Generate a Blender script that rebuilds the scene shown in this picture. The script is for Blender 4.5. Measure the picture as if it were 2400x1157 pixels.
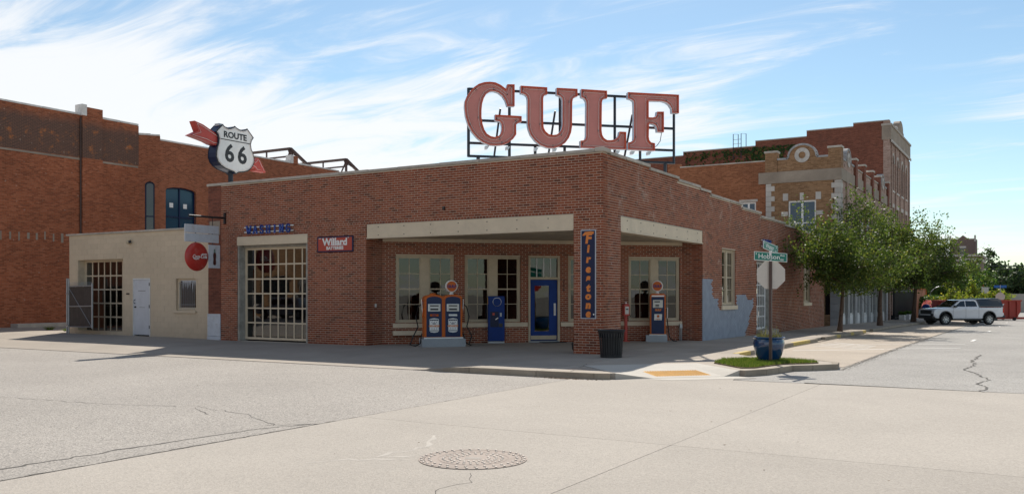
import bpy, bmesh, math, random
import numpy as np
from mathutils import Vector, Matrix

for o in list(bpy.data.objects): bpy.data.objects.remove(o)
random.seed(7)
R = math.radians
scene = bpy.context.scene
COL = scene.collection

# ------------------------------------------------------------------ camera
cd = bpy.data.cameras.new('camera'); cam = bpy.data.objects.new('camera', cd); COL.objects.link(cam)
cd.sensor_width = 36; cd.lens = 2093 / 2400 * 36; cd.shift_y = 110.5 / 2400
cd.clip_start = 0.1; cd.clip_end = 4000
YAW = 30.746
cam.location = (9.909, -21.298, 1.58); cam.rotation_euler = (R(90), 0, R(YAW))
scene.camera = cam

# ------------------------------------------------------------------ sky, sun, exposure
SUNX, SUNY = .43, -.84                      # ground offset of a shadow per metre of height
ELEV = math.atan2(1, math.hypot(SUNX, SUNY))
AZ = math.atan2(-SUNX, -SUNY)               # clockwise from +Y towards +X
world = bpy.data.worlds.new('World'); scene.world = world; world.use_nodes = True
wt = world.node_tree; wt.nodes.clear()
def wn(t, **k):
    n = wt.nodes.new(t)
    for a, b in k.items(): setattr(n, a, b)
    return n
sky = wn('ShaderNodeTexSky', sky_type='NISHITA', sun_disc=False, sun_elevation=ELEV, sun_rotation=AZ,
         air_density=1.0, dust_density=.35, ozone_density=1.0, altitude=200)
bg = wn('ShaderNodeBackground'); bg.inputs['Strength'].default_value = .095
wo = wn('ShaderNodeOutputWorld')
tc = wn('ShaderNodeTexCoord'); sep = wn('ShaderNodeSeparateXYZ')
wt.links.new(tc.outputs['Generated'], sep.inputs[0])
def wmath(op, a, b=None, c=None, clamp=False):
    n = wn('ShaderNodeMath', operation=op); n.use_clamp = clamp
    for i, v in enumerate((a, b, c)):
        if v is None: continue
        if isinstance(v, (int, float)): n.inputs[i].default_value = v
        else: wt.links.new(v, n.inputs[i])
    return n.outputs[0]
zz = wmath('ADD', wmath('MAXIMUM', sep.outputs[2], 0.0), .16)
px = wmath('DIVIDE', sep.outputs[0], zz); py = wmath('DIVIDE', sep.outputs[1], zz)
cmb = wn('ShaderNodeCombineXYZ'); wt.links.new(px, cmb.inputs[0]); wt.links.new(py, cmb.inputs[1])
def wnoise(rot, sc, loc, scale, detail, rough, dist):
    mp = wn('ShaderNodeMapping'); mp.inputs['Rotation'].default_value = (0, 0, R(rot)); mp.inputs['Scale'].default_value = sc
    mp.inputs['Location'].default_value = loc
    wt.links.new(cmb.outputs[0], mp.inputs[0])
    n = wn('ShaderNodeTexNoise'); n.inputs['Scale'].default_value = scale; n.inputs['Detail'].default_value = detail
    n.inputs['Roughness'].default_value = rough; n.inputs['Distortion'].default_value = dist
    wt.links.new(mp.outputs[0], n.inputs['Vector']); return n.outputs[0]
big = wnoise(20, (1, 1.5, 1), (3.1, 1.9, 0), .55, 3, .5, .3)
wisp = wnoise(-38, (1, 3.6, 1), (4.3, .2, 0), 1.5, 9, .62, .9)
den = wmath('ADD', wmath('MULTIPLY', big, 1.25), wmath('MULTIPLY', wisp, .95))
# a broad bank of cloud stands in the north-west, thin streaks elsewhere
def wsmooth(v, lo, hi):
    n = wn('ShaderNodeMapRange', interpolation_type='SMOOTHSTEP'); wt.links.new(v, n.inputs[0]); n.inputs[1].default_value = lo; n.inputs[2].default_value = hi; return n.outputs[0]
side = wmath('ADD', wmath('MULTIPLY', sep.outputs[0], .859), wmath('MULTIPLY', sep.outputs[1], .511))
bank = wmath('MULTIPLY', wsmooth(wmath('ADD', side, wmath('MULTIPLY', sep.outputs[2], .9)), .42, -.18), wsmooth(sep.outputs[2], .36, .14))
den = wmath('ADD', den, wmath('MULTIPLY', bank, .34))
mr = wn('ShaderNodeMapRange'); mr.interpolation_type = 'SMOOTHERSTEP'
wt.links.new(den, mr.inputs[0]); mr.inputs[1].default_value = .98; mr.inputs[2].default_value = 1.40
mr.inputs[3].default_value = 0; mr.inputs[4].default_value = .92
mix = wn('ShaderNodeMixRGB'); wt.links.new(mr.outputs[0], mix.inputs[0]); tint = wn('ShaderNodeMixRGB', blend_type='MULTIPLY'); tint.inputs[0].default_value = 1; wt.links.new(sky.outputs[0], tint.inputs[1]); tint.inputs[2].default_value = (.97, 1.08, 1.06, 1); wt.links.new(tint.outputs[0], mix.inputs[1])
mix.inputs[2].default_value = (8.8, 8.9, 9.0, 1)
wt.links.new(mix.outputs[0], bg.inputs[0]); wt.links.new(bg.outputs[0], wo.inputs[0])

sl = bpy.data.lights.new('sun', 'SUN'); sl.energy = 4.9; sl.angle = R(.53); sl.color = (1, .93, .83)
so = bpy.data.objects.new('sun', sl); COL.objects.link(so)
so.rotation_euler = Vector((SUNX, SUNY, -1)).to_track_quat('-Z', 'Y').to_euler(); so.location = (-20, 40, 60)
scene.view_settings.view_transform = 'Standard'; scene.view_settings.look = 'None'
scene.view_settings.gamma = 1; scene.view_settings.exposure = .25
scene.cycles.max_bounces = 6; scene.cycles.diffuse_bounces = 3; scene.cycles.transparent_max_bounces = 12

# ------------------------------------------------------------------ helpers
WM = {}
def par(o, p, local=False):
    o.parent = p
    if not local: o.matrix_parent_inverse = WM.get(p.name, Matrix()).inverted()
def tag(o, label=None, cat=None, group=None, kind=None):
    if label: o['label'] = label
    if cat: o['category'] = cat
    if group: o['group'] = group
    if kind: o['kind'] = kind
    return o
def thing(name, label, cat, loc=(0, 0, 0), rz=0, group=None):
    o = bpy.data.objects.new(name, None); COL.objects.link(o); o.empty_display_size = .2
    o.location = loc; o.rotation_euler = (0, 0, rz)
    WM[o.name] = Matrix.Translation(loc) @ Matrix.Rotation(rz, 4, 'Z')
    return tag(o, label, cat, group)
class Fr:                                   # a vertical wall frame: u along it, n outwards, z up (tilt: hangs crooked)
    def __init__(s, o, u, n, tilt=0): s.o = o; s.u = u; s.n = n; s.t = tilt
    def __call__(s, u, n, z): return (s.o[0] + u * s.u[0] + n * s.n[0], s.o[1] + u * s.u[1] + n * s.n[1], z - u * s.t)
def linkmesh(name, me, mat, parent=None, local=False):
    o = bpy.data.objects.new(name, me); COL.objects.link(o)
    if mat is not None and not me.materials:
        for m in (mat if isinstance(mat, (list, tuple)) else [mat]): me.materials.append(m)
    if parent is not None: par(o, parent, local)
    return o
class MB:
    def __init__(s, T=None): s.v = []; s.f = []; s.m = []; s.mi = 0; s.T = T
    def add(s, vs, fs):
        o = len(s.v); T = s.T
        s.v += [T(*p) for p in vs] if T else [tuple(p) for p in vs]
        s.f += [tuple(i + o for i in f) for f in fs]; s.m += [s.mi] * len(fs)
    def box(s, x0, x1, y0, y1, z0, z1):
        s.add([(x0, y0, z0), (x1, y0, z0), (x1, y1, z0), (x0, y1, z0), (x0, y0, z1), (x1, y0, z1), (x1, y1, z1), (x0, y1, z1)],
              [(0, 3, 2, 1), (4, 5, 6, 7), (0, 1, 5, 4), (1, 2, 6, 5), (2, 3, 7, 6), (3, 0, 4, 7)]); return s
    def quad(s, *p): s.add(p, [tuple(range(len(p)))]); return s
    def prism(s, poly, a, b, axis='n'):
        """2-D outline (u,z) swept along n from a to b (axis n), or (x,y) along z (axis z)"""
        k = len(poly)
        if axis == 'n': vs = [(u, a, z) for u, z in poly] + [(u, b, z) for u, z in poly]
        elif axis == 'z': vs = [(u, z, a) for u, z in poly] + [(u, z, b) for u, z in poly]
        else: vs = [(a, u, z) for u, z in poly] + [(b, u, z) for u, z in poly]
        s.add(vs, [tuple(range(k)), tuple(range(2 * k - 1, k - 1, -1))] + [(i, k + i, k + (i + 1) % k, (i + 1) % k) for i in range(k)]); return s
    def tube(s, pts, r, n=8, cap=True):
        pts = [Vector(p) for p in pts]; rr = r if isinstance(r, (list, tuple)) else [r] * len(pts)
        vs = []; fs = []; ref = None
        for i, p in enumerate(pts):
            d = (pts[min(i + 1, len(pts) - 1)] - pts[max(i - 1, 0)]).normalized()
            if ref is None or abs(ref.dot(d)) > .95: ref = Vector((0, 0, 1)) if abs(d.z) < .9 else Vector((1, 0, 0))
            a = d.cross(ref).normalized(); b = d.cross(a).normalized(); ref = -a.cross(d) if False else ref
            for k in range(n):
                t = 2 * math.pi * k / n; vs.append(tuple(p + (a * math.cos(t) + b * math.sin(t)) * rr[i]))
        for i in range(len(pts) - 1):
            for k in range(n): fs.append((i * n + k, i * n + (k + 1) % n, (i + 1) * n + (k + 1) % n, (i + 1) * n + k))
        if cap: fs += [tuple(range(n)), tuple(range((len(pts) - 1) * n, len(pts) * n))]
        s.add(vs, fs); return s
    def bar(s, p, q, w, h=None):
        p = Vector(p); q = Vector(q); h = h or w; d = (q - p).normalized()
        ref = Vector((0, 0, 1)) if abs(d.z) < .95 else Vector((1, 0, 0))
        a = d.cross(ref).normalized() * w / 2; b = a.cross(d).normalized() * h / 2
        vs = [tuple(e + sa * a + sb * b) for e in (p, q) for sa, sb in ((-1, -1), (1, -1), (1, 1), (-1, 1))]
        s.add(vs, [(0, 1, 2, 3), (7, 6, 5, 4)] + [(i, i + 4, (i + 1) % 4 + 4, (i + 1) % 4) for i in range(4)]); return s
    def lathe(s, prof, n=24, c=(0, 0, 0), axis='z', caps=True):
        vs = []; k = len(prof)
        for i in range(n):
            t = 2 * math.pi * i / n; ct, st = math.cos(t), math.sin(t)
            for r, h in prof:
                if axis == 'z': vs.append((c[0] + r * ct, c[1] + r * st, c[2] + h))
                elif axis == 'y': vs.append((c[0] + r * ct, c[1] + h, c[2] + r * st))
                else: vs.append((c[0] + h, c[1] + r * ct, c[2] + r * st))
        fs = [(i * k + j, ((i + 1) % n) * k + j, ((i + 1) % n) * k + j + 1, i * k + j + 1) for i in range(n) for j in range(k - 1)]
        if caps: fs += [tuple(i * k for i in range(n))[::-1], tuple(i * k + k - 1 for i in range(n))]
        s.add(vs, fs); return s
    def mesh(s, name='m', smooth=False, bevel=0, fix=True):
        me = bpy.data.meshes.new(name); me.from_pydata(s.v, [], s.f)
        if any(s.m): me.polygons.foreach_set('material_index', s.m)
        if fix or bevel:
            bm = bmesh.new(); bm.from_mesh(me)
            if bevel:
                bmesh.ops.remove_doubles(bm, verts=bm.verts, dist=1e-5)
                bmesh.ops.bevel(bm, geom=[e for e in bm.edges if len(e.link_faces) == 2 and e.calc_face_angle(0) > .5], offset=bevel, segments=2, affect='EDGES', profile=.6)
            bmesh.ops.recalc_face_normals(bm, faces=bm.faces); bm.to_mesh(me); bm.free()
        if smooth:
            me.polygons.foreach_set('use_smooth', [True] * len(me.polygons))
            if smooth != 'all': me.set_sharp_from_angle(angle=R(smooth if smooth is not True else 40))
        return me
    def build(s, name, mat, parent=None, local=False, smooth=False, bevel=0, fix=True):
        return linkmesh(name, s.mesh(name, smooth, bevel, fix), mat, parent, local)

# ------------------------------------------------------------------ materials
def newmat(name):
    m = bpy.data.materials.new(name); m.use_nodes = True; nt = m.node_tree
    return m, nt, nt.nodes['Principled BSDF']
def N(nt, t, **k):
    n = nt.nodes.new(t)
    for a, b in k.items(): setattr(n, a, b)
    return n
def noise(nt, vec, scale, detail=4, rough=.6, dist=0):
    n = N(nt, 'ShaderNodeTexNoise'); n.inputs['Scale'].default_value = scale; n.inputs['Detail'].default_value = detail
    n.inputs['Roughness'].default_value = rough; n.inputs['Distortion'].default_value = dist
    if vec is not None: nt.links.new(vec, n.inputs['Vector'])
    return n.outputs[0]
def mth(nt, op, a, b=None, clamp=False):
    n = N(nt, 'ShaderNodeMath', operation=op); n.use_clamp = clamp
    for i, v in enumerate((a, b)):
        if v is None: continue
        if isinstance(v, (int, float)): n.inputs[i].default_value = v
        else: nt.links.new(v, n.inputs[i])
    return n.outputs[0]
def ramp(nt, fac, stops, interp='LINEAR'):
    n = N(nt, 'ShaderNodeValToRGB'); cr = n.color_ramp; cr.interpolation = interp
    while len(cr.elements) < len(stops): cr.elements.new(.5)
    for e, (p, c) in zip(cr.elements, stops): e.position = p; e.color = (*c, 1) if len(c) == 3 else c
    nt.links.new(fac, n.inputs[0]); return n.outputs[0]
def mixc(nt, fac, a, b, mode='MIX'):
    n = N(nt, 'ShaderNodeMixRGB', blend_type=mode)
    for i, v in enumerate((fac, a, b)):
        if isinstance(v, (int, float)): n.inputs[i].default_value = v
        elif isinstance(v, tuple): n.inputs[i].default_value = (*v, 1) if len(v) == 3 else v
        else: nt.links.new(v, n.inputs[i])
    return n.outputs[0]
def smooth01(nt, v, lo, hi):
    n = N(nt, 'ShaderNodeMapRange', interpolation_type='SMOOTHSTEP'); nt.links.new(v, n.inputs[0])
    n.inputs[1].default_value = lo; n.inputs[2].default_value = hi; return n.outputs[0]
def bump(nt, b, h, strength=.4, dist=.01):
    n = N(nt, 'ShaderNodeBump'); n.inputs['Strength'].default_value = strength; n.inputs['Distance'].default_value = dist
    nt.links.new(h, n.inputs['Height']); nt.links.new(n.outputs[0], b.inputs['Normal'])
def pos(nt): return N(nt, 'ShaderNodeNewGeometry').outputs['Position']
def rnd(nt):                                # one value per loose piece or per object
    g = N(nt, 'ShaderNodeNewGeometry').outputs['Random Per Island']; o = N(nt, 'ShaderNodeObjectInfo').outputs['Random']
    return mth(nt, 'FRACT', mth(nt, 'ADD', g, o))
def pm(name, col, rough=.6, metal=0, var=.12, scale=6, bmp=0, bscale=60, spec=.5, coat=0, dirt=None, dirtamt=.5):
    m, nt, b = newmat(name); p = pos(nt)
    n1 = noise(nt, p, scale, 5, .6)
    c = mixc(nt, 1, tuple(col), ramp(nt, n1, [(.3, (1 - var,) * 3), (.7, (1 + var,) * 3)]), 'MULTIPLY')
    if dirt:
        c = mixc(nt, mth(nt, 'MULTIPLY', smooth01(nt, noise(nt, p, scale * .7, 7, .7), .52, .72), dirtamt), c, tuple(dirt))
    nt.links.new(c, b.inputs['Base Color']); b.inputs['Roughness'].default_value = rough; b.inputs['Metallic'].default_value = metal
    b.inputs['Specular IOR Level'].default_value = spec; b.inputs['Coat Weight'].default_value = coat
    if bmp: bump(nt, b, noise(nt, p, bscale, 4), bmp, .01)
    return m
def brick_piece(name, stops, stain=None, patch=None):
    """material of a single modelled brick: colour per brick, fine grain, wear"""
    m, nt, b = newmat(name); p = pos(nt); r = rnd(nt)
    c = ramp(nt, r, stops)
    c = mixc(nt, .7, c, ramp(nt, noise(nt, p, 45, 4, .7), [(.3, (.72,) * 3), (.7, (1.22,) * 3)]), 'MULTIPLY')
    c = mixc(nt, .8, c, ramp(nt, noise(nt, p, .55, 4, .6), [(.3, (.8, .78, .76)), (.7, (1.15, 1.12, 1.1))]), 'MULTIPLY')
    if stain:
        w = mth(nt, 'MULTIPLY', smooth01(nt, noise(nt, p, 1.3, 8, .72, .4), .51, .68), smooth01(nt, noise(nt, p, 14, 3), .4, .65))
        c = mixc(nt, mth(nt, 'MULTIPLY', w, .8), c, stain)
    nt.links.new(c, b.inputs['Base Color']); b.inputs['Roughness'].default_value = .88; b.inputs['Specular IOR Level'].default_value = .25
    bump(nt, b, noise(nt, p, 140, 3), .5, .004)
    return m
def brick_wall_mat(name, stops, mortar, w=.215, h=.0677, gap=.011, dark=None, stain=None, pale=None):
    """a wall too far off to tell its bricks apart: brick pattern with its own relief"""
    m, nt, b = newmat(name); p = pos(nt)
    s = N(nt, 'ShaderNodeSeparateXYZ'); nt.links.new(p, s.inputs[0])
    cb = N(nt, 'ShaderNodeCombineXYZ'); nt.links.new(mth(nt, 'ADD', s.outputs[0], s.outputs[1]), cb.inputs[0]); nt.links.new(s.outputs[2], cb.inputs[1])
    br = N(nt, 'ShaderNodeTexBrick'); nt.links.new(cb.outputs[0], br.inputs['Vector'])
    for k, v in (('Scale', 1), ('Mortar Size', gap), ('Mortar Smooth', .15), ('Bias', 0), ('Brick Width', w), ('Row Height', h)): br.inputs[k].default_value = v
    br.inputs['Color1'].default_value = (0, 0, 0, 1); br.inputs['Color2'].default_value = (1, 1, 1, 1); br.inputs['Mortar'].default_value = (.5, .5, .5, 1)
    # a second random per brick from cell-snapped coordinates
    c = ramp(nt, br.outputs['Color'], stops)
    c = mixc(nt, .85, c, ramp(nt, noise(nt, p, .35, 6, .65), [(.3, (.72, .7, .7)), (.7, (1.2, 1.18, 1.15))]), 'MULTIPLY')
    c = mixc(nt, .6, c, ramp(nt, noise(nt, cb.outputs[0], 9, 3, .7), [(.3, (.7,) * 3), (.7, (1.25,) * 3)]), 'MULTIPLY')
    if dark:
        z0, z1, dcol, oc = dark
        zn = mth(nt, 'ADD', s.outputs[2], mth(nt, 'MULTIPLY', mth(nt, 'SUBTRACT', noise(nt, p, .9, 4), .5), .5))
        f = mth(nt, 'MULTIPLY', smooth01(nt, s.outputs[2], z0, z0 + .03), mth(nt, 'SUBTRACT', 1, smooth01(nt, zn, z1, z1 + .7)))
        dc = mixc(nt, smooth01(nt, noise(nt, cb.outputs[0], 2.1, 6, .75), .54, .66), dcol, oc)
        c = mixc(nt, mth(nt, 'MULTIPLY', f, .85), c, dc)
    if pale:
        c = mixc(nt, mth(nt, 'MULTIPLY', smooth01(nt, noise(nt, cb.outputs[0], 5.5, 2, .5), .68, .74), .55), c, pale)
    c = mixc(nt, mth(nt, 'MULTIPLY', br.outputs['Fac'], .75), c, mortar)
    if stain: c = mixc(nt, mth(nt, 'MULTIPLY', smooth01(nt, noise(nt, p, .5, 8, .7, .5), .55, .75), .5), c, stain)
    nt.links.new(c, b.inputs['Base Color']); b.inputs['Roughness'].default_value = .9; b.inputs['Specular IOR Level'].default_value = .2
    bump(nt, b, mth(nt, 'ADD', mth(nt, 'SUBTRACT', 1, br.outputs['Fac']), mth(nt, 'MULTIPLY', noise(nt, p, 60, 3), .4)), .6, .008)
    return m
def concrete(name, col, big=.3, fine=90, var=.13, stain=(.16, .14, .12), rough=.85, b_=.25, piece=.06, speck=0, speckscale=45):
    m, nt, b = newmat(name); p = pos(nt)
    c = mixc(nt, 1, tuple(col), ramp(nt, noise(nt, p, big, 7, .65, .3), [(.3, (1 - var,) * 3), (.7, (1 + var,) * 3)]), 'MULTIPLY')
    c = mixc(nt, 1, c, ramp(nt, noise(nt, p, fine, 3, .7), [(.25, (.86,) * 3), (.75, (1.12,) * 3)]), 'MULTIPLY')
    c = mixc(nt, 1, c, ramp(nt, rnd(nt), [(0, (1 - piece,) * 3), (1, (1 + piece,) * 3)]), 'MULTIPLY')
    c = mixc(nt, mth(nt, 'MULTIPLY', smooth01(nt, noise(nt, p, 1.1, 8, .75, .6), .58, .8), .3), c, stain)
    if speck:
        v = N(nt, 'ShaderNodeTexVoronoi'); v.inputs['Scale'].default_value = speckscale; nt.links.new(p, v.inputs['Vector'])
        sv = N(nt, 'ShaderNodeSeparateColor'); nt.links.new(v.outputs['Color'], sv.inputs[0])
        c = mixc(nt, speck, c, ramp(nt, sv.outputs[0], [(0, (.25, .24, .23)), (.35, (.8, .78, .76)), (.75, (1.15, 1.13, 1.1)), (1, (1.6, 1.56, 1.5))]), 'MULTIPLY')
        bump(nt, b, mth(nt, 'ADD', v.outputs['Distance'], mth(nt, 'MULTIPLY', noise(nt, p, 30, 4), .5)), b_, .01)
    else: bump(nt, b, noise(nt, p, 120, 4, .7), b_, .004)
    nt.links.new(c, b.inputs['Base Color']); b.inputs['Roughness'].default_value = rough; b.inputs['Specular IOR Level'].default_value = .25
    return m
def glassmat(name, tint=(.5, .55, .58), refl=1.0, rough=.02, dark=.0):
    m, nt, b = newmat(name); nt.nodes.remove(b); out = nt.nodes['Material Output']
    tr = N(nt, 'ShaderNodeBsdfTransparent'); tr.inputs[0].default_value = (*tint, 1)
    gl = N(nt, 'ShaderNodeBsdfGlossy'); gl.inputs['Roughness'].default_value = rough; gl.inputs[0].default_value = (1, 1, 1, 1)
    fr = N(nt, 'ShaderNodeFresnel'); fr.inputs[0].default_value = 1.52
    p = pos(nt); bp = N(nt, 'ShaderNodeBump'); bp.inputs['Strength'].default_value = .05; bp.inputs['Distance'].default_value = .02
    nt.links.new(noise(nt, p, 1.7, 2), bp.inputs['Height']); nt.links.new(bp.outputs[0], gl.inputs['Normal'])
    mx = N(nt, 'ShaderNodeMixShader'); nt.links.new(mth(nt, 'MULTIPLY', fr.outputs[0], refl, True), mx.inputs[0])
    nt.links.new(tr.outputs[0], mx.inputs[1]); nt.links.new(gl.outputs[0], mx.inputs[2]); nt.links.new(mx.outputs[0], out.inputs[0])
    return m
def leafmat(name, cols, trans=.45):
    m, nt, b = newmat(name); nt.nodes.remove(b); out = nt.nodes['Material Output']
    g = N(nt, 'ShaderNodeNewGeometry'); c = ramp(nt, g.outputs['Random Per Island'], cols)
    df = N(nt, 'ShaderNodeBsdfPrincipled'); df.inputs['Roughness'].default_value = .5; df.inputs['Specular IOR Level'].default_value = .22
    tl = N(nt, 'ShaderNodeBsdfTranslucent'); mx = N(nt, 'ShaderNodeMixShader'); mx.inputs[0].default_value = trans
    nt.links.new(c, df.inputs['Base Color'])
    nt.links.new(mixc(nt, 1, c, (1.3, 1.35, .7), 'MULTIPLY'), tl.inputs[0])
    nt.links.new(df.outputs[0], mx.inputs[1]); nt.links.new(tl.outputs[0], mx.inputs[2]); nt.links.new(mx.outputs[0], out.inputs[0])
    return m

M = {}
RED = [(0, (.125, .04, .023)), (.15, (.20, .055, .029)), (.5, (.25, .070, .035)), (.85, (.29, .088, .044)), (1, (.23, .08, .045))]
M['brick'] = brick_piece('brick_red', RED)
M['brick_w'] = brick_piece('brick_red_weathered', [(p, (c[0] * 1.02, c[1] * 1.15, c[2] * 1.2)) for p, c in RED], stain=(.46, .38, .33))
M['mortar'] = concrete('mortar', (.56, .47, .375), piece=0)
M['bluepaint'] = pm('blue_grey_paint', (.25, .285, .345), .8, var=.14, scale=3, bmp=.3, bscale=40)
M['brick_dark'] = brick_wall_mat('old_party_brick', [(0, (.13, .05, .035)), (1, (.24, .085, .055))], (.17, .10, .08), gap=.006)
M['redwall'] = brick_wall_mat('orange_red_wall', [(0, (.22, .068, .034)), (.5, (.33, .10, .046)), (1, (.40, .138, .07))], (.25, .14, .09), gap=.008,
                              dark=(8.3, 9.75, (.075, .06, .055), (.42, .15, .05)), pale=(.42, .32, .25))
M['redwall2'] = brick_wall_mat('brown_red_wall', [(0, (.21, .066, .034)), (.5, (.30, .096, .047)), (1, (.37, .128, .067))], (.30, .17, .11), gap=.009)
M['tanbrick'] = brick_wall_mat('tan_brick', [(0, (.20, .11, .055)), (.5, (.27, .155, .08)), (1, (.33, .2, .11))], (.30, .21, .14), gap=.007)
M['pinkbrick'] = brick_wall_mat('pale_pink_brick', [(0, (.30, .20, .16)), (.5, (.38, .26, .21)), (1, (.44, .32, .27))], (.40, .32, .27), gap=.008)
M['orangebrick'] = brick_wall_mat('orange_side_brick', [(0, (.20, .075, .035)), (.5, (.28, .108, .052)), (1, (.34, .14, .07))], (.28, .16, .10), gap=.007)
M['tallbrick'] = brick_wall_mat('dark_red_side_brick', [(0, (.14, .048, .03)), (.5, (.20, .067, .042)), (1, (.25, .088, .055))], (.2, .12, .09), gap=.008, stain=(.10, .055, .045))
M['farbrick'] = brick_wall_mat('far_brown_brick', [(0, (.145, .10, .088)), (1, (.20, .14, .122))], (.21, .17, .155))
M['stone'] = concrete('limestone', (.47, .44, .40), 1.2, 40, .12, piece=.08)
M['greystone'] = concrete('grey_stone', (.33, .33, .33), 1.5, 40, .1, piece=.1)
M['stucco'] = concrete('grey_brown_stucco', (.29, .24, .19), .8, 40, .22, stain=(.1, .09, .08), piece=0)
M['coping'] = concrete('coping_stone', (.42, .38, .33), 2.5, 40, .2, stain=(.13, .12, .11), piece=.12)
M['whitecap'] = pm('white_roof_sealant', (.62, .6, .57), .7, var=.15, scale=3, dirt=(.3, .28, .26))
M['block'] = concrete('cream_painted_block', (.60, .495, .365), .5, 60, .07, stain=(.38, .32, .25), piece=.035, b_=.5)
M['blockmortar'] = concrete('cream_joint', (.52, .425, .31), piece=0)
M['cream'] = pm('cream_paint', (.60, .50, .365), .55, var=.07, scale=2.5, dirt=(.36, .3, .22), dirtamt=.35)
M['creamwood'] = pm('cream_window_paint', (.46, .385, .27), .6, var=.1, scale=4, dirt=(.27, .22, .16), dirtamt=.4)
M['greywood'] = pm('weathered_grey_wood', (.30, .285, .25), .85, var=.25, scale=5, bmp=.4)
M['whitedoor'] = pm('white_door_paint', (.60, .62, .66), .5, var=.05, scale=3, dirt=(.4, .4, .42), dirtamt=.25)
M['whitepaint'] = pm('white_paint', (.70, .70, .69), .55, var=.08, scale=5, dirt=(.42, .4, .38), dirtamt=.4)
M['signwhite'] = pm('enamel_white', (.72, .72, .70), .35, var=.05, scale=4, dirt=(.4, .33, .26), dirtamt=.25)
M['signgrey'] = pm('blank_sign_grey', (.50, .53, .58), .45, var=.06, scale=6, dirt=(.3, .24, .2), dirtamt=.4)
M['signred'] = pm('sign_red', (.42, .03, .022), .3, var=.1, scale=6, dirt=(.5, .22, .2), dirtamt=.3)
M['arrowred'] = pm('arrow_red', (.45, .06, .045), .5, var=.1, scale=4)
M['willred'] = pm('battery_sign_red', (.40, .045, .025), .4, var=.06)
M['navy'] = pm('navy_enamel', (.006, .014, .055), .4, var=.1, spec=.3)
M['sblue'] = pm('strong_blue_paint', (.005, .03, .17), .45, var=.1, scale=5, spec=.25)
M['letterblue'] = pm('letter_blue', (.015, .06, .30), .4, var=.1)
M['doorblue'] = pm('door_blue', (.004, .034, .19), .5, var=.12, scale=4, spec=.25)
M['orange'] = pm('pump_orange', (.50, .105, .008), .4, var=.06, spec=.3)
M['orangetext'] = pm('orange_letter', (.66, .19, .025), .4, var=.05)
M['pumpblue'] = pm('pump_blue', (.006, .020, .075), .35, var=.08, spec=.3)
M['black'] = pm('black_paint', (.018, .019, .021), .45, var=.2)
M['rubber'] = pm('black_rubber', (.014, .014, .015), .7, var=.2)
M['steel'] = pm('dark_steel', (.022, .03, .042), .5, .3, var=.2)
M['truss'] = pm('rusty_brown_steel', (.075, .045, .037), .7, var=.3, scale=5)
M['galv'] = pm('galvanised', (.38, .40, .42), .45, .7, var=.1)
M['alu'] = pm('aluminium', (.55, .56, .57), .35, .8, var=.06)
M['letterface'] = pm('faded_red_face', (.56, .215, .185), .5, var=.07, scale=2, dirt=(.42, .10, .07), dirtamt=.35)
M['letterrim'] = pm('red_letter_rim', (.62, .10, .035), .5, var=.12, scale=3)
M['letterside'] = pm('pale_letter_side', (.42, .47, .55), .5, var=.06)
M['neon'] = pm('unlit_neon_tube', (.72, .62, .58), .25, var=.05)
M['pad'] = concrete('pump_island', (.33, .36, .385), 2, 60, .08)
M['plinth'] = pm('white_plinth', (.52, .55, .60), .6, var=.1, scale=4, dirt=(.2, .19, .18), dirtamt=.6)
M['ground'] = concrete('far_ground', (.30, .28, .24), .1, 20, .15)
M['asphalt'] = concrete('bleached_asphalt', (.32, .297, .27), .22, 150, .10, stain=(.22, .20, .185), piece=0, speck=.5, speckscale=60, b_=.4)
M['asphalt2'] = concrete('grey_asphalt', (.305, .293, .275), .3, 150, .12, stain=(.22, .21, .2), piece=0, speck=.5, speckscale=60, b_=.4)
M['conc'] = concrete('street_concrete', (.355, .322, .282), .25, 110, .09, stain=(.28, .25, .21), piece=.03, speck=.22, speckscale=70)
M['parkconc'] = concrete('parking_concrete', (.38, .325, .265), .4, 110, .1, stain=(.30, .24, .19), piece=.04, speck=.25, speckscale=60)
M['walk'] = concrete('sidewalk_concrete', (.34, .297, .248), .5, 90, .12, stain=(.22, .19, .17), piece=.07)
M['apron'] = concrete('forecourt_concrete', (.33, .29, .245), .4, 90, .13, stain=(.2, .18, .16), piece=.05)
M['newconc'] = concrete('new_pale_concrete', (.46, .43, .38), .8, 90, .05, piece=.02)
M['kerb'] = concrete('kerb_concrete', (.30, .255, .20), 1.5, 60, .18, stain=(.15, .13, .11), piece=.1)
M['yellowkerb'] = pm('worn_yellow_paint', (.50, .37, .10), .8, var=.2, scale=8, dirt=(.4, .34, .26), dirtamt=.8)
M['tactile'] = pm('tactile_yellow', (.66, .36, .07), .7, var=.1, scale=8, dirt=(.55, .42, .25), dirtamt=.4)
M['line'] = pm('worn_road_paint', (.72, .70, .66), .8, var=.12, scale=14, dirt=(.38, .35, .31), dirtamt=.7)
M['crack'] = pm('crack_tar', (.085, .077, .068), .9, var=.3, scale=20)
M['paleseam'] = pm('pale_patch_mortar', (.41, .375, .33), .9, var=.1)
M['iron'] = concrete('cast_iron', (.34, .285, .245), 3, 90, .12, stain=(.26, .15, .1), piece=0)
M['stud'] = pm('iron_stud', (.36, .325, .29), .6, .2, var=.15)
M['grit'] = concrete('road_edge_grit', (.245, .22, .19), 5, 60, .2)
M['dirt'] = concrete('soil', (.16, .115, .07), 3, 40, .2)
M['grass'] = leafmat('grass_blade', [(0, (.055, .095, .015)), (.55, (.10, .17, .025)), (.85, (.17, .21, .045)), (1, (.30, .25, .11))], .35)
M['leaf'] = leafmat('elm_leaf', [(0, (.042, .072, .018)), (.5, (.074, .112, .027)), (.85, (.118, .155, .042)), (1, (.23, .225, .06))], .45)
M['leaf2'] = leafmat('maple_leaf', [(0, (.03, .075, .018)), (.6, (.06, .125, .03)), (1, (.12, .17, .04))], .4)
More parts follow.
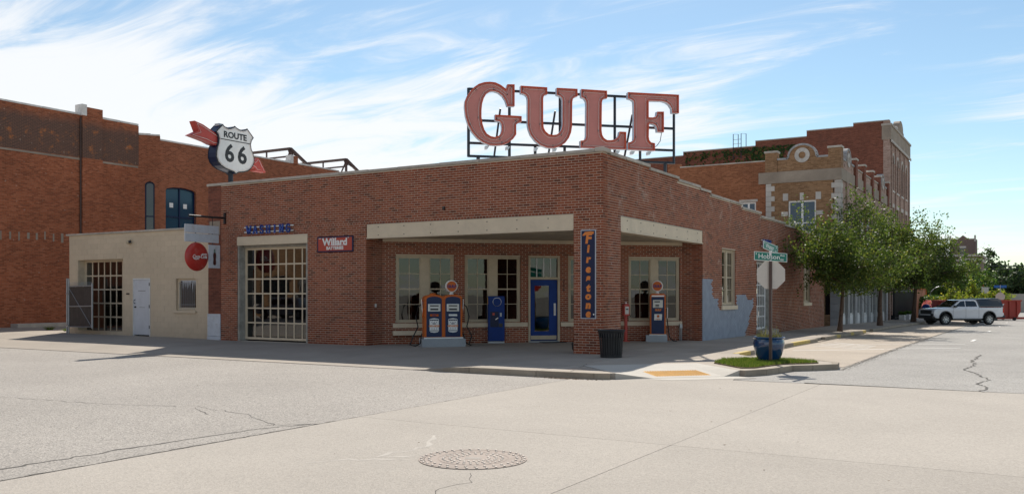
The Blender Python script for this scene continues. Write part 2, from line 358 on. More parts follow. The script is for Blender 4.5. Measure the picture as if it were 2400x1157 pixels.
M['leaf3'] = leafmat('yellow_green_leaf', [(0, (.11, .16, .025)), (.6, (.19, .24, .04)), (1, (.34, .30, .06))], .45)
M['leaf4'] = leafmat('dark_far_leaf', [(0, (.025, .05, .022)), (.6, (.045, .078, .034)), (1, (.075, .105, .05))], .35)
M['pinkleaf'] = leafmat('pink_blossom', [(0, (.55, .14, .2)), (1, (.68, .3, .36))], .3)
M['ivy'] = leafmat('ivy_leaf', [(0, (.015, .04, .01)), (.7, (.035, .075, .018)), (1, (.14, .14, .03))], .3)
M['bark'] = pm('brown_bark', (.10, .062, .042), .9, var=.35, scale=8, bmp=.6, bscale=25)
M['potblue'] = pm('glazed_blue', (.003, .042, .125), .12, var=.12, scale=5, coat=.6)
M['brownpost'] = pm('brown_post_paint', (.055, .028, .022), .45, var=.15)
M['signgreen'] = pm('street_sign_green', (.0, .155, .115), .35, var=.04)
M['signback'] = pm('sign_back_aluminium', (.54, .49, .44), .55, .15, var=.05)
M['carwhite'] = pm('car_white', (.72, .73, .75), .25, var=.02, coat=.8)
M['carsilver'] = pm('car_silver', (.42, .44, .46), .3, .5, var=.02, coat=.6)
M['carglass'] = pm('dark_car_glass', (.012, .014, .018), .06, var=0, spec=.8)
M['topper'] = pm('black_topper', (.013, .016, .024), .15, var=.05, coat=.5)
M['lampglass'] = pm('lamp_glass', (.55, .56, .58), .1, var=.05)
M['taillight'] = pm('tail_light', (.5, .02, .01), .15, var=.05)
M['dumpred'] = pm('container_red', (.33, .032, .018), .55, var=.12, scale=2, dirt=(.16, .06, .04), dirtamt=.4)
M['terracotta'] = pm('terracotta_stucco', (.50, .21, .12), .85, var=.08, scale=2)
M['slatbrown'] = pm('brown_privacy_slat', (.06, .048, .043), .7, var=.2)
M['bluesign'] = pm('far_blue_sign', (.01, .12, .42), .4, var=.04)
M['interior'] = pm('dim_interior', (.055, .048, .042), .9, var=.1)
M['dial'] = pm('pump_dial_face', (.60, .60, .55), .4, var=.05)
M['ceil'] = pm('porch_ceiling_paint', (.42, .36, .27), .7, var=.06, scale=2)
M['purplegrey'] = pm('shade_cloth', (.6, .6, .58), .8, var=.1)
M['glass'] = glassmat('window_glass', (.42, .44, .46), 1.5, .015)
M['glassdark'] = glassmat('bay_door_glass', (.34, .36, .37), 2.3, .02)
M['glassblue'] = pm('blue_tinted_glass', (.016, .055, .095), .08, var=.08, scale=.5, spec=.5)
M['winglass'] = pm('dark_storefront_glass', (.012, .016, .02), .05, var=.1, spec=.8)

# ================================================================== GROUND, STREETS, PAVEMENTS
def S(y):                                   # pavement level along the side street
    return float(np.interp(y, [-100, 8, 20, 31, 45, 60, 120, 200, 900], [0, 0, -.07, -.14, -.31, -.42, -.8, -1.0, -1.0]))
def RD(y): return S(y) - .12                # carriageway level
def sheet(name, xs, ys, zf, mat, kind='structure'):
    vs = [(x, y, zf(x, y)) for y in ys for x in xs]; nx = len(xs)
    fs = [(j * nx + i, j * nx + i + 1, (j + 1) * nx + i + 1, (j + 1) * nx + i) for j in range(len(ys) - 1) for i in range(nx - 1)]
    m = MB(); m.add(vs, fs); o = m.build(name, mat, fix=False)
    if kind: o['kind'] = kind
    return o
YS = [-900, -300, -100, -40, -20, 0, 8, 14, 20, 25.5, 31, 38, 45, 52, 60, 90, 120, 160, 200, 400, 900, 1600]
sheet('ground', [-1500, -300, -100, -40, 0, 20, 60, 200, 900], YS, lambda x, y: RD(y) - .09, M['ground'])
sheet('street', [-220, -60, -30, -10, 1.72], [-45, -30, -20, -12, -5.15], lambda x, y: -.124, M['asphalt'])
sheet('cross_street', [5.95, 9, 12, 16.5], [-3.62] + [y for y in YS if 0 <= y <= 160] + [300], lambda x, y: RD(y) - .004, M['asphalt2'])

def slab_mesh(x0, x1, y0, y1, zf, cx, cy, n=3, skirt=.08):
    m = MB(); xs = [x0 + (x1 - x0) * i / n for i in range(n + 1)]; ys = [y0 + (y1 - y0) * i / n for i in range(n + 1)]; k = n + 1
    z0 = zf(cx, cy)
    vs = [(x - cx, y - cy, zf(x, y) - z0) for y in ys for x in xs]
    fs = [(j * k + i, j * k + i + 1, (j + 1) * k + i + 1, (j + 1) * k + i) for j in range(n) for i in range(n)]
    ring = [i for i in range(k)] + [(j + 1) * k - 1 for j in range(1, k)] + [n * k + i for i in range(n - 1, -1, -1)] + [j * k for j in range(n - 1, 0, -1)]
    b = len(vs); vs += [(vs[i][0], vs[i][1], vs[i][2] - skirt) for i in ring]
    fs += [(ring[i], b + i, b + (i + 1) % len(ring), ring[(i + 1) % len(ring)]) for i in range(len(ring))]
    m.add(vs, fs); return m.mesh('slab'), (cx, cy, z0)
def slabs(parent, xe, ye, zf, mat, gap=.012, n=2, skip=None):
    for j in range(len(ye) - 1):
        for i in range(len(xe) - 1):
            cx, cy = (xe[i] + xe[i + 1]) / 2, (ye[j] + ye[j + 1]) / 2
            if skip and skip(cx, cy): continue
            me, c = slab_mesh(xe[i] + gap / 2, xe[i + 1] - gap / 2, ye[j] + gap / 2, ye[j + 1] - gap / 2, zf, cx, cy, n)
            o = linkmesh('slab', me, mat, parent); o.location = c
def bed(name, poly, z, mat):                # the fill seen in the joints
    m = MB(); m.quad(*[(x, y, z if not callable(z) else z(x, y)) for x, y in poly]); return tag(m.build(name, mat, fix=False), kind='structure')
# intersection of poured slabs
inter = bed('intersection', [(1.74, -45), (30, -45), (30, -3.66), (4.4, -4.0), (2.36, -5.02), (1.74, -5.2)], -.128, M['kerb'])
def xz(x, y): return -.12
slabs(inter, [1.75, 6.3, 11.0, 16, 22, 30], [-40, -32, -25, -18.6, -11.72], xz, M['conc'], .008)
m = MB()                                    # slabs along the kerb follow its line
for poly in ([(1.75, -11.716), (6.297, -11.716), (6.297, -3.8), (4.62, -3.86), (4.5, -3.0), (2.55, -4.93), (2.3, -5.1), (1.75, -5.2)],
             [(6.303, -11.716), (11, -11.716), (11, -3.66), (6.303, -3.79)], [(11.015, -11.71), (30, -11.71), (30, -3.66), (11.015, -3.66)]):
    mm = MB(); cx = sum(p[0] for p in poly) / len(poly); cy = sum(p[1] for p in poly) / len(poly)
    mm.prism([(x - cx, y - cy) for x, y in poly], -.08, 0, 'z'); o = mm.build('slab', M['conc'], inter); o.location = (cx, cy, -.12)
# forecourt and driveway apron of the station
def FZ(x, y):
    t = min(max(-y / 5.2, 0), 1); t = t * t * (3 - 2 * t); k = min(max((x + 2.3) / 1.5, 0), 1); k = k * k * (3 - 2 * k)
    return .04 * min(max((-x - 14) / 3, 0), 1) * (1 - t) - .112 * t * (1 - k)
fore = bed('forecourt', [(-60, -5.2), (.9, -5.2), (.9, 9), (-60, 9)], -.165, M['dirt'])
slabs(fore, [-60, -50, -42, -36, -31, -26.5, -22, -18, -15, -11.5, -8.0, -5.1, -2.3, -.75, .9], [-5.17, -2.55, .0], FZ, M['apron'], .012, 4)
slabs(fore, [-8.0, -5.1, -2.3, -.01], [.0, 2.7, 5.4, 8.0], FZ, M['apron'], .012, 1)
slabs(fore, [0.0, .9], [.0, 1.1, 2.2], FZ, M['apron'], .012, 1)
slabs(fore, [-40, -36, -31, -26.5, -23.85], [.0, 3, 6], FZ, M['apron'], .012, 1)
# pavement along the side street
walk = sheet('pavement', [0, 1.5, 3.0], [2.2] + [y for y in YS if 2.2 < y < 62] + [62], lambda x, y: S(y) - .10, M['kerb'])
slabs(walk, [0, 1.5, 2.78], [2.2 + 1.52 * i for i in range(40)], lambda x, y: S(y), M['walk'], .012, 1)
# corner pavement with kerb ramp
O_ = (2.97, -3.05)
def TN(t, n): return (O_[0] + .7071 * (t + n), O_[1] + .7071 * (t - n))
corner = [(.905, -5.03), (2.2, -4.98), TN(-1.6, 1.0), TN(-1.6, -1.0), TN(1.15, -1.0), TN(1.15, 1.0), (4.76, -2.37), (4.87, -1.8), (5.02, -1.03),
          (5.42, -.65), (5.78, -.14), (5.7, .35), (5.25, .8), (3.4, 1.5), (3.05, 1.9), (2.98, 2.195), (.905, 2.195)]
m = MB(); m.prism(corner, -.16, 0, 'z'); tag(m.build('corner_pavement', M['walk'], bevel=.012), kind='structure')
m = MB(); ts = [-1.595, -1.2, -.8, -.4, 0, .4, .8, 1.145]; ns = [-.995, -.5, 0, .5, 1.0]
def fl(t): return min(max((t + 1.6) / .75, 0), 1) if t < 0 else min(max((1.15 - t) / .35, 0), 1)
m.add([(*TN(t, n), -.118 * min((n + 1) / 1.9, 1) * fl(t) + .003) for n in ns for t in ts],
      [(j * 8 + i, j * 8 + i + 1, (j + 1) * 8 + i + 1, (j + 1) * 8 + i) for j in range(4) for i in range(7)])
m.add([(*TN(t, 1.0), -.118 * fl(t) + .003) for t in ts] + [(*TN(t, 1.0), -.2) for t in ts], [(i, i + 1, 9 + i, 8 + i) for i in range(7)])
kr = tag(m.build('kerb_ramp', M['newconc'], fix=False), kind='structure')
m = MB(); m.quad(*[(*TN(t, n), -.116) for t, n in ((-1.1, 1.03), (1.05, 1.03), (1.3, 1.5), (-.6, 1.5))]); m.build('gutter_apron', M['newconc'], kr, fix=False)
m = MB(); zt = lambda n: -.118 * (n + 1) / 1.9
m.add([(*TN(t, n), zt(n) + .008) for t, n in ((-.62, .08), (.62, .08), (.62, .78), (-.62, .78))] + [(*TN(t, n), zt(n) - .02) for t, n in ((-.62, .08), (.62, .08), (.62, .78), (-.62, .78))],
      [(0, 3, 2, 1), (0, 1, 5, 4), (1, 2, 6, 5), (2, 3, 7, 6), (3, 0, 4, 7)])
tp = m.build('tactile_plate', M['tactile'], kr)
dm = MB(); dm.lathe([(.019, 0), (.016, .008), (.009, .011)], 7); dme = dm.mesh('dome', smooth='all')
for i in range(21):
    for j in range(12):
        n = .11 + j * .058; o = linkmesh('dome', dme, M['tactile'], tp); q = TN(-.58 + i * .058, n); o.location = (*q, zt(n) + .007)
# kerb stones
def kerbline(parent, pts, zt, w=.15, h=.17, L=1.2, mats=(M['kerb'],)):
    k = 0
    for a, b in zip(pts[:-1], pts[1:]):
        d = Vector((b[0] - a[0], b[1] - a[1], 0)); n = max(1, round(d.length / L))
        for i in range(n):
            p = Vector((*a, 0)) + d * (i / n); q = Vector((*a, 0)) + d * ((i + 1) / n) - d.normalized() * .008
            s = d.normalized().cross(Vector((0, 0, 1))) * w
            mm = MB(); zz0, zz1 = zt(p.x, p.y), zt(q.x, q.y); c = (p + q) / 2; zc = (zz0 + zz1) / 2
            vs = [p, q, q - s, p - s]; zs = [zz0, zz1, zz1, zz0]
            mm.add([(v.x - c.x, v.y - c.y, z - zc - h) for v, z in zip(vs, zs)] + [(v.x - c.x, v.y - c.y, z - zc) for v, z in zip(vs, zs)],
                   [(0, 3, 2, 1), (4, 5, 6, 7), (0, 1, 5, 4), (1, 2, 6, 5), (2, 3, 7, 6), (3, 0, 4, 7)])
            o = mm.build('kerb_stone', mats[k % len(mats)], parent, bevel=.015); o.location = (c.x, c.y, zc); k += 1
kb = tag(bpy.data.objects.new('kerb', None), kind='structure'); COL.objects.link(kb)
kerbline(kb, [(-1.45, -5.175), (-.75, -5.19), (.9, -5.18), (2.2, -5.13), (2.5, -5.0)], lambda x, y: FZ(min(x, .85), -5.1) + .006 if x < .9 else .004)
kerbline(kb, [(4.61, -2.98), (4.9, -2.37), (5.02, -1.83), (5.15, -1.12), (5.5, -.76), (5.92, -.2)], lambda x, y: .006)
kerbline(kb, [(5.92, -.2), (5.84, .42), (5.35, .93)], lambda x, y: .006, L=.6)
kerbline(kb, [(2.93, 2.2), (2.93, 9.6), (2.95, 11.9)], lambda x, y: S(y) + .01, mats=(M['yellowkerb'], M['kerb'], M['yellowkerb']))
kerbline(kb, [(2.93, 13.3), (2.93, 22.2)], lambda x, y: S(y) + .02, L=.75, mats=(M['kerb'], M['kerb'], M['kerb'], M['yellowkerb']))
kerbline(kb, [(2.93, 24.2), (2.93, 62)], lambda x, y: S(y) + .01, mats=(M['kerb'],))
# parking lane
park = bed('parking_lane', [(3.0, 1.0), (5.95, 1.0), (5.95, 62), (3.0, 62)], lambda x, y: RD(y) - .05, M['dirt'])
slabs(park, [2.95, 5.93], [1.6, 6.2, 10.6, 15.1, 19.6, 24.1, 28.6, 33, 38, 43, 48, 54, 62], lambda x, y: RD(y) + .004, M['parkconc'], .014, 2)
m = MB(); m.prism([(3.4, 1.52), (5.25, .95), (5.9, .5), (5.93, 1.59), (2.96, 1.59)], -.2, -.117, 'z'); m.build('slab', M['parkconc'], park)
def strip(name, pts, w, zf, mat, parent, jag=0):
    m = MB(); P = []
    for a, b in zip(pts[:-1], pts[1:]):
        n = max(1, int(math.hypot(b[0] - a[0], b[1] - a[1]) / (.12 if jag else 5)))
        for i in range(n): P.append((a[0] + (b[0] - a[0]) * i / n + random.gauss(0, jag), a[1] + (b[1] - a[1]) * i / n + random.gauss(0, jag)))
    P.append(pts[-1]); vs = []
    for i, p in enumerate(P):
        q0, q1 = P[max(i - 1, 0)], P[min(i + 1, len(P) - 1)]; dx, dy = q1[0] - q0[0], q1[1] - q0[1]; l = math.hypot(dx, dy) or 1
        ww = w * (random.uniform(.35, 1.3) if jag else 1) / 2
        vs += [(p[0] - dy / l * ww, p[1] + dx / l * ww, zf(*p)), (p[0] + dy / l * ww, p[1] - dx / l * ww, zf(*p))]
    m.add(vs, [(2 * i, 2 * i + 1, 2 * i + 3, 2 * i + 2) for i in range(len(P) - 1)]); return m.build(name, mat, parent, fix=False)
lz = lambda x, y: RD(y) + .009
strip('parking_line', [(3.44, 6.1), (7.64, 10.35)], .10, lz, M['line'], park); strip('parking_line', [(3.3, 10.0), (7.6, 13.0)], .10, lz, M['line'], park)
for k in range(4): strip('parking_line', [(3.35 + .05 * k, 9.2 + .9 * k), (5.2, 7.9 + .65 * k)], .09, lz, M['line'], park)
for k in range(5): strip('parking_line', [(3.5, 16.5 + 4.4 * k), (6.2, 19.0 + 4.4 * k)], .1, lz, M['line'], park)
m = MB(); m.quad((4.2, -3.72, -.126), (5.96, -3.72, -.126), (5.96, 1.7, -.126), (4.2, 1.7, -.126)); m.build('road_edge', M['asphalt2'], bpy.data.objects['cross_street'], fix=False)
cs = bpy.data.objects['cross_street']; st = bpy.data.objects['street']
for y in (15.9, 27.5, 39.5, 52, 65): strip('lane_line', [(7.63, y), (7.65, y + 1.7)], .11, lambda x, y: RD(y) + .004, M['line'], cs)
# cracks and worn joints
cz = lambda x, y: -.1215
strip('crack', [(1.72, -17.2), (1.7, -14), (1.74, -11), (1.75, -8), (1.8, -5.4)], .03, cz, M['crack'], st, .012)
strip('crack', [(1.15, -17.2), (1.2, -15.2), (1.32, -13.6), (1.42, -13.1), (1.66, -12.6)], .042, cz, M['crack'], st, .02)
strip('crack', [(-6.5, -13.2), (-4, -12.75), (-2.6, -12.6), (-1.2, -12.1), (.2, -12.35), (1.3, -12.9)], .015, cz, M['crack'], st, .03)
strip('crack', [(-1.0, -12.25), (-.3, -12.6)], .018, cz, M['crack'], st, .02)
strip('crack', [(1.2, -12.95), (1.7, -12.5)], .02, cz, M['crack'], st, .02)
strip('crack', [(5.22, -14.2), (5.45, -14.55), (5.35, -14.9), (5.75, -15.4), (5.9, -16.2)], .009, lambda x, y: -.1188, M['crack'], inter, .018)
strip('patched_crack', [(4.25, -13.75), (3.9, -14.0), (3.95, -13.2), (3.6, -12.5)], .06, lambda x, y: -.1188, M['paleseam'], inter, .03)
strip('patched_crack', [(4.3, -13.9), (3.75, -14.3), (3.5, -14.6)], .05, lambda x, y: -.1188, M['paleseam'], inter, .03)
strip('crack', [(8.95, -3.75), (9.05, -2.9), (8.8, -2.2), (9.0, -1.2), (8.7, .1), (8.35, 1.3), (8.5, 2.6), (8.35, 4.4), (8.4, 7)], .04, lambda x, y: RD(y) + .003, M['crack'], cs, .03)
strip('crack', [(5.97, -.2), (5.99, 2), (5.96, 5), (6.0, 9), (5.97, 14), (6.0, 22), (5.97, 34)], .05, lambda x, y: RD(y) + .01, M['grit'], cs, .03)
strip('crack', [(5.98, 3.1), (8.2, 3.9), (12, 4.1)], .016, lambda x, y: RD(y) + .003, M['crack'], cs, .01)
strip('crack', [(1.0, -3.0), (1.4, -4.2), (1.6, -5.0)], .014, lambda x, y: .003, M['crack'], fore, .01)
gsp = MB(); 
for i in range(900):                        # loose grit along the road edge
    x = 5.98 + abs(random.gauss(0, .10)); y = random.uniform(-.5, 16); r = random.uniform(.006, .016)
    gsp.add([(x - r, y - r, RD(y)), (x + r, y - r * .7, RD(y)), (x, y + r, RD(y)), (x, y, RD(y) + r * .5)], [(0, 1, 3), (1, 2, 3), (2, 0, 3)])
tag(gsp.build('road_grit', M['grit'], cs), kind='stuff')
# manhole
mh = thing('manhole_cover', 'round studded iron manhole cover set in the concrete of the intersection', 'manhole', (4.85, -13.58, -.12)); mh.scale = (1.12, 1.12, 1.12)
m = MB(); m.lathe([(.50, .002), (.50, .007), (.455, .007), (.452, .001)], 48, caps=False); m.build('rim', M['iron'], mh, True, smooth=True)
m = MB(); m.lathe([(.448, .001), (.448, .006), (.33, .0075), (.326, .004), (.32, .004), (.316, .0075), (.0, .0085)], 48, caps=False); pl = m.build('lid', M['iron'], mh, True, smooth=True)
m = MB(); m.lathe([(.452, .0), (.4515, .0062), (.4485, .0062), (.448, .0)], 48, caps=False); m.build('gap', M['crack'], mh, True)
sm = MB(); sm.lathe([(.0135, 0), (.012, .008), (.007, .0095)], 8); sme = sm.mesh('stud', smooth=True)
for r, n, ph in ((.475, 34, 0), (.405, 30, .1), (.275, 28, .05), (.215, 24, .2), (.15, 20, 0)):
    for k in range(n):
        t = ph + 2 * math.pi * k / n
        if r == .15 and 1.2 < t < 2.2: continue
        o = linkmesh('stud', sme, M['stud'], mh, True); o.location = (r * math.cos(t), r * math.sin(t), .006)
m = MB()
for k in range(5): m.box(-.075, .075, -.05 + k * .022, -.04 + k * .022, .008, .0105)
o = m.build('cast_lettering', M['stud'], mh, True); o.rotation_euler = (0, 0, R(25))
# small utility lid in the pavement by the kerb
vb = thing('valve_lid', 'small round rusty utility lid in the pavement beside the kerb ramp', 'utility lid', (1.5, -4.35, 0))
m = MB(); m.lathe([(.27, .001), (.27, .006), (.235, .007), (.232, .004), (.22, .004), (.218, .007), (0, .008)], 28, caps=False); m.build('lid', M['iron'], vb, True, smooth=True)
m = MB()
for k in range(7): m.box(-.17, .17, -.14 + k * .045, -.125 + k * .045, .007, .011)
m.build('ribs', M['stud'], vb, True)

m = MB()                                    # dry leaves caught against the kerb
for k in range(130):
    x = 1.55 + random.gauss(0, .28); y = -5.24 - abs(random.gauss(0, .05)); a = random.uniform(0, 6.28); r = random.uniform(.015, .035); q = random.uniform(0, .015)
    m.add([(x + r * math.cos(a + t), y + r * .6 * math.sin(a + t), -.118 + q * (i % 2)) for i, t in enumerate((0, 1.5, 3.1, 4.6))], [(0, 1, 2, 3)])
for k in range(160):                        # scattered leaf bits and grit on the pavement and road
    x = random.uniform(-13, 10); y = random.uniform(-15, -5.4) if k % 2 else random.uniform(-2.2, -.2); z = FZ(x, y) + .002 if y > -3 else -.1185
    if y > -3 and x > .8: continue
    a = random.uniform(0, 6.28); r = random.uniform(.008, .022); m.add([(x + r * math.cos(a + t), y + r * .5 * math.sin(a + t), z + .004 * (i % 2)) for i, t in enumerate((0, 1.5, 3.1, 4.6))], [(0, 1, 2, 3)])
tag(m.build('leaf_litter', pm('dry_leaf', (.16, .095, .05), .8, var=.4, scale=40), fix=False), 'dry brown leaf bits lying along the kerb and scattered on the paving', 'leaf litter', kind='stuff')

# ================================================================== GRASS ISLAND
gp = [(3.45, -1.42), (3.34, -.4), (3.74, .15), (4.73, .4), (5.35, .1), (5.5, -.2), (5.3, -.52), (4.93, -.9), (4.76, -1.6), (4.62, -2.3), (4.4, -2.5)]
m = MB(); m.prism(gp, -.02, .025, 'z'); tag(m.build('grass_bed', M['dirt']), kind='structure')
def inpoly(x, y, P):
    c = False
    for (x0, y0), (x1, y1) in zip(P, P[1:] + P[:1]):
        if (y0 > y) != (y1 > y) and x < (x1 - x0) * (y - y0) / (y1 - y0) + x0: c = not c
    return c
m = MB(); k = 0
while k < 11000:
    x, y = random.uniform(3.2, 5.7), random.uniform(-2.6, .5)
    if not inpoly(x, y, gp): continue
    h = random.uniform(.035, .085); a = random.uniform(0, 6.28); w = .006; l = random.uniform(.01, .05); b = random.uniform(0, 6.28)
    m.add([(x - w * math.cos(a), y - w * math.sin(a), .02), (x + w * math.cos(a), y + w * math.sin(a), .02), (x + l * math.cos(b), y + l * math.sin(b), .02 + h)], [(0, 1, 2)]); k += 1
tag(m.build('lawn_grass', M['grass'], fix=False), 'short green lawn grass on the corner island beside the blue pot', 'grass', kind='stuff')

# ================================================================== WALL BUILDERS
CAM = np.array([9.909, -21.298, 1.58])
def cuts(a, b, holes):                      # interval a..b minus holes
    out = [(a, b)]
    for h0, h1 in holes:
        nx = []
        for p, q in out:
            if h1 <= p or h0 >= q: nx.append((p, q)); continue
            if h0 > p: nx.append((p, h0))
            if h1 < q: nx.append((h1, q))
        out = nx
    return out
def core(F, u0, u1, z0, top, openings, n0, n1, mat, name, parent, us=()):
    """solid wall body with openings; top may step (list of (u, z))"""
    tf = top if callable(top) else (lambda u: top)
    br = sorted({u0, u1, *us, *[o[0] for o in openings], *[o[1] for o in openings]}); br = [b for b in br if u0 <= b <= u1]
    m = MB(F)
    for a, b in zip(br[:-1], br[1:]):
        c = (a + b) / 2
        for p, q in cuts(z0, tf(c), [(o[2], o[3]) for o in openings if o[0] < c < o[1]]): m.box(a, b, n1, n0, p, q)
    return m.build(name, mat, parent)
CH = .0677; BL = .2013; GP = .0115
def course_bricks(F, u0, u1, z0, top, openings, n=0, hdr=(), odd=0):
    """running-bond bricks as (u centre, z centre, length)"""
    tf = top if callable(top) else (lambda u: top); out = []
    zmax = max(tf(u0 + .01), tf(u1 - .01), tf((u0 + u1) / 2)); k = 0; z = z0
    while z < zmax - .03:
        zc = z + CH / 2; holes = [(o[0], o[1]) for o in openings if o[2] - .01 < zc < o[3] + .005]
        mod = BL + GP; L = mod
        if any(abs(zc - h) < CH / 2 for h in hdr): L = mod / 2
        for a, b in cuts(u0, u1, holes):
            u = math.floor((a - u0) / L) * L + u0 - ((k + odd) % 2) * L / 2
            while u < b - .02:
                p, q = max(u, a), min(u + L - GP, b)
                if q - p > .008 and tf((p + q) / 2) > zc + .02: out.append(((p + q) / 2, zc, q - p))
                u += L
        z += CH; k += 1
    return out
BRICKS = []                                 # (F, u, z, len, part, material, n offset)
def lay(F, part, mat, *a, **k):
    sel = k.pop('paint', None)
    for u, z, l in course_bricks(F, *a, **k):
        BRICKS.append((F, u, z, l, part, M['bluepaint'] if sel and sel(u, z) else mat))
def flush_bricks(nsingle=300):
    key = lambda b: np.linalg.norm(np.array(b[0](b[1], 0, b[2])) - CAM)
    BRICKS.sort(key=key)
    unit = MB(); unit.box(-.5, .5, 0, .05, -.5, .5); me = {}
    for b in BRICKS[:nsingle]:
        F, u, z, l, part, mat = b; 
        if mat.name not in me: q = unit.mesh('brick', fix=True); q.materials.append(mat); me[mat.name] = q
        o = linkmesh('brick', me[mat.name], None, part)
        ang = math.atan2(F.u[1], F.u[0]); 
        o.location = F(u, random.uniform(-.0015, .002), z); o.scale = (l, 1, CH - GP)
        # local y points inwards along -n: rotate so that x follows u and -y follows n
        o.rotation_euler = (0, 0, ang)
        if abs((-math.sin(ang)) * F.n[0] + math.cos(ang) * F.n[1] + 1) > .1: o.scale = (l, -1, CH - GP)
    grp = {}
    for b in BRICKS[nsingle:]: grp.setdefault((b[4].name, b[5].name), []).append(b)
    for (pn, mn), L in grp.items():
        V = []; Fc = []
        hz = (CH - GP) / 2
        for F, u, z, l, part, mat in L:
            o = len(V); n = random.uniform(-.0015, .0022); h = l / 2
            for nn in (n, -.03):
                for du, dz in ((-h, -hz), (h, -hz), (h, hz), (-h, hz)): V.append(F(u + du, nn, z + dz))
            Fc += [(o, o + 1, o + 2, o + 3), (o, o + 4, o + 5, o + 1), (o + 1, o + 5, o + 6, o + 2), (o + 2, o + 6, o + 7, o + 3), (o + 3, o + 7, o + 4, o)]
        q = bpy.data.meshes.new('brick_courses'); q.from_pydata(V, [], Fc)
        bm = bmesh.new(); bm.from_mesh(q); F = L[0][0]
        nv = Vector((F.n[0], F.n[1], 0))
        bm.faces.ensure_lookup_table()
        if bm.faces[0].normal.dot(nv) < 0: bmesh.ops.reverse_faces(bm, faces=bm.faces)
        bm.to_mesh(q); bm.free()
        tag(linkmesh('brick_courses', q, L[0][5], L[0][4]), kind='stuff')
def window(F, parent, u0, u1, z0, z1, cols, rows, mat, glass, fw=.07, mw=.022, n=-.07, mullions=(), meet=None, depth=.08, name='window', thick=(), rowlist=None):
    """frame with sashes; every pane is its own piece. mullions: list of (ua, ub) solid verticals"""
    m = MB(F)
    m.box(u0, u0 + fw, n - depth, n, z0, z1); m.box(u1 - fw, u1, n - depth, n, z0, z1)
    m.box(u0 + fw, u1 - fw, n - depth, n - .002, z1 - fw, z1); m.box(u0 + fw, u1 - fw, n - depth, n - .002, z0, z0 + fw)
    for a, b in mullions: m.box(a, b, n - depth, n + .012, z0 + fw, z1 - fw)
    w = m.build(name, mat, parent, bevel=.006)
    bays = cuts(u0 + fw, u1 - fw, mullions); s = MB(F); panes = []
    for a, b in bays:
        e = .035; zs = [z0 + fw + e, z1 - fw - e] if rowlist is None else None
        s.box(a, a + e, n - .06, n - .02, z0 + fw, z1 - fw); s.box(b - e, b, n - .06, n - .02, z0 + fw, z1 - fw)
        s.box(a + e, b - e, n - .06, n - .021, z0 + fw, z0 + fw + e); s.box(a + e, b - e, n - .06, n - .021, z1 - fw - e, z1 - fw)
        cu = [a + e + (b - a - 2 * e) * i / cols for i in range(cols + 1)]; rz = [zs[0] + (zs[1] - zs[0]) * j / rows for j in range(rows + 1)]
        for i in range(1, cols): s.box(cu[i] - mw / 2, cu[i] + mw / 2, n - .055, n - .025, zs[0], zs[1])
        for j in range(1, rows):
            t = mw * (2.0 if meet == j else 1) / 2; s.box(a + e, b - e, n - .056, n - (.012 if meet == j else .026), rz[j] - t, rz[j] + t)
        for i in range(cols):
            for j in range(rows): panes.append((cu[i], cu[i + 1], rz[j], rz[j + 1]))
    s.build('sash', mat, w)
    for a, b, c, d in panes:
        q = MB(F); tl = random.uniform(-.002, .002)
        q.quad((a, n - .040 + tl, c), (b, n - .040 - tl, c), (b, n - .040 - tl, d), (a, n - .040 + tl, d))
        q.build('pane', glass, w, fix=False)
    return w
FONT = {}
def text(name, s, F, u, z, size, mat, parent, n=.004, bold=0, shear=0, align='LEFT', extr=.002, sx=1, space=1, rot=0):
    c = bpy.data.curves.new('t', 'FONT'); c.body = s; c.size = size; c.extrude = extr; c.offset = bold; c.shear = shear; c.align_x = align; c.space_character = space
    c.resolution_u = 3
    o = bpy.data.objects.new('t', c); COL.objects.link(o); dg = bpy.context.evaluated_depsgraph_get(); dg.update()
    me = bpy.data.meshes.new_from_object(o.evaluated_get(dg)); bpy.data.objects.remove(o); bpy.data.curves.remove(c)
    cr, sr = math.cos(rot), math.sin(rot)
    for v in me.vertices:
        x, y, h = v.co; x *= sx; x, y = x * cr - y * sr, x * sr + y * cr
        v.co = F(u + x, n + h, z + y)
    me.materials.clear(); me.update()
    return linkmesh(name, me, mat, parent)

# ================================================================== THE STATION
Ff = Fr((0, 0), (1, 0), (0, -1)); Fs = Fr((0, 0), (0, 1), (1, 0)); Q = .70710678
Fd = Fr((-7.97, .76), (Q, Q), (Q, -Q)); DL = 10.24
GS = thing('gas_station', 'single-storey red brick corner filling station with cream beams and a cut-back porch', 'gas station', (-7, 8, 0))
TOPS = [(0, 5.28), (7.7, 5.09), (8.8, 5.0), (12.55, 4.88), (15.2, 4.74), (19.2, 4.62), (23.0, 4.56), (27.6, 4.5)]
def stop(y):
    t = 5.28
    for a, b in zip([0, 3.2, 5.6, 7.7, 8.8, 12.55, 15.2, 19.2, 23.2], [5.28, 5.2, 5.13, 5.07, 4.97, 4.84, 4.7, 4.6, 4.56]):
        if y >= a: t = b
    return t
of = [(-13.62, -10.40, 0, 3.49), (-7.97, -.85, -.1, 3.72)]
os_ = [(1.17, 8.0, -.1, 3.71), (10.1, 11.75, 1.17, 3.22), (14.6, 16.95, 0, 3.22), (22.8, 24.25, 1.19, 3.22)]
od = [(.43, 2.30, .66, 2.83), (2.65, 4.51, .66, 2.83), (4.77, 5.85, 0, 2.83), (6.14, 8.0, .66, 2.83), (8.28, 10.15, .66, 2.83)]
wide = lambda L: [(a - .012, b + .012, c, d) for a, b, c, d in L]
fw = core(Ff, -14.42, -.012, -.1, 5.31, wide(of), -.004, -.31, M['mortar'], 'front_wall', GS)
sw = core(Fs, .312, 27.5, -.25, stop, wide(os_), -.004, -.31, M['mortar'], 'side_wall', GS, us=[3.2, 5.6, 7.7, 8.8, 12.55, 15.2, 19.2, 23.2])
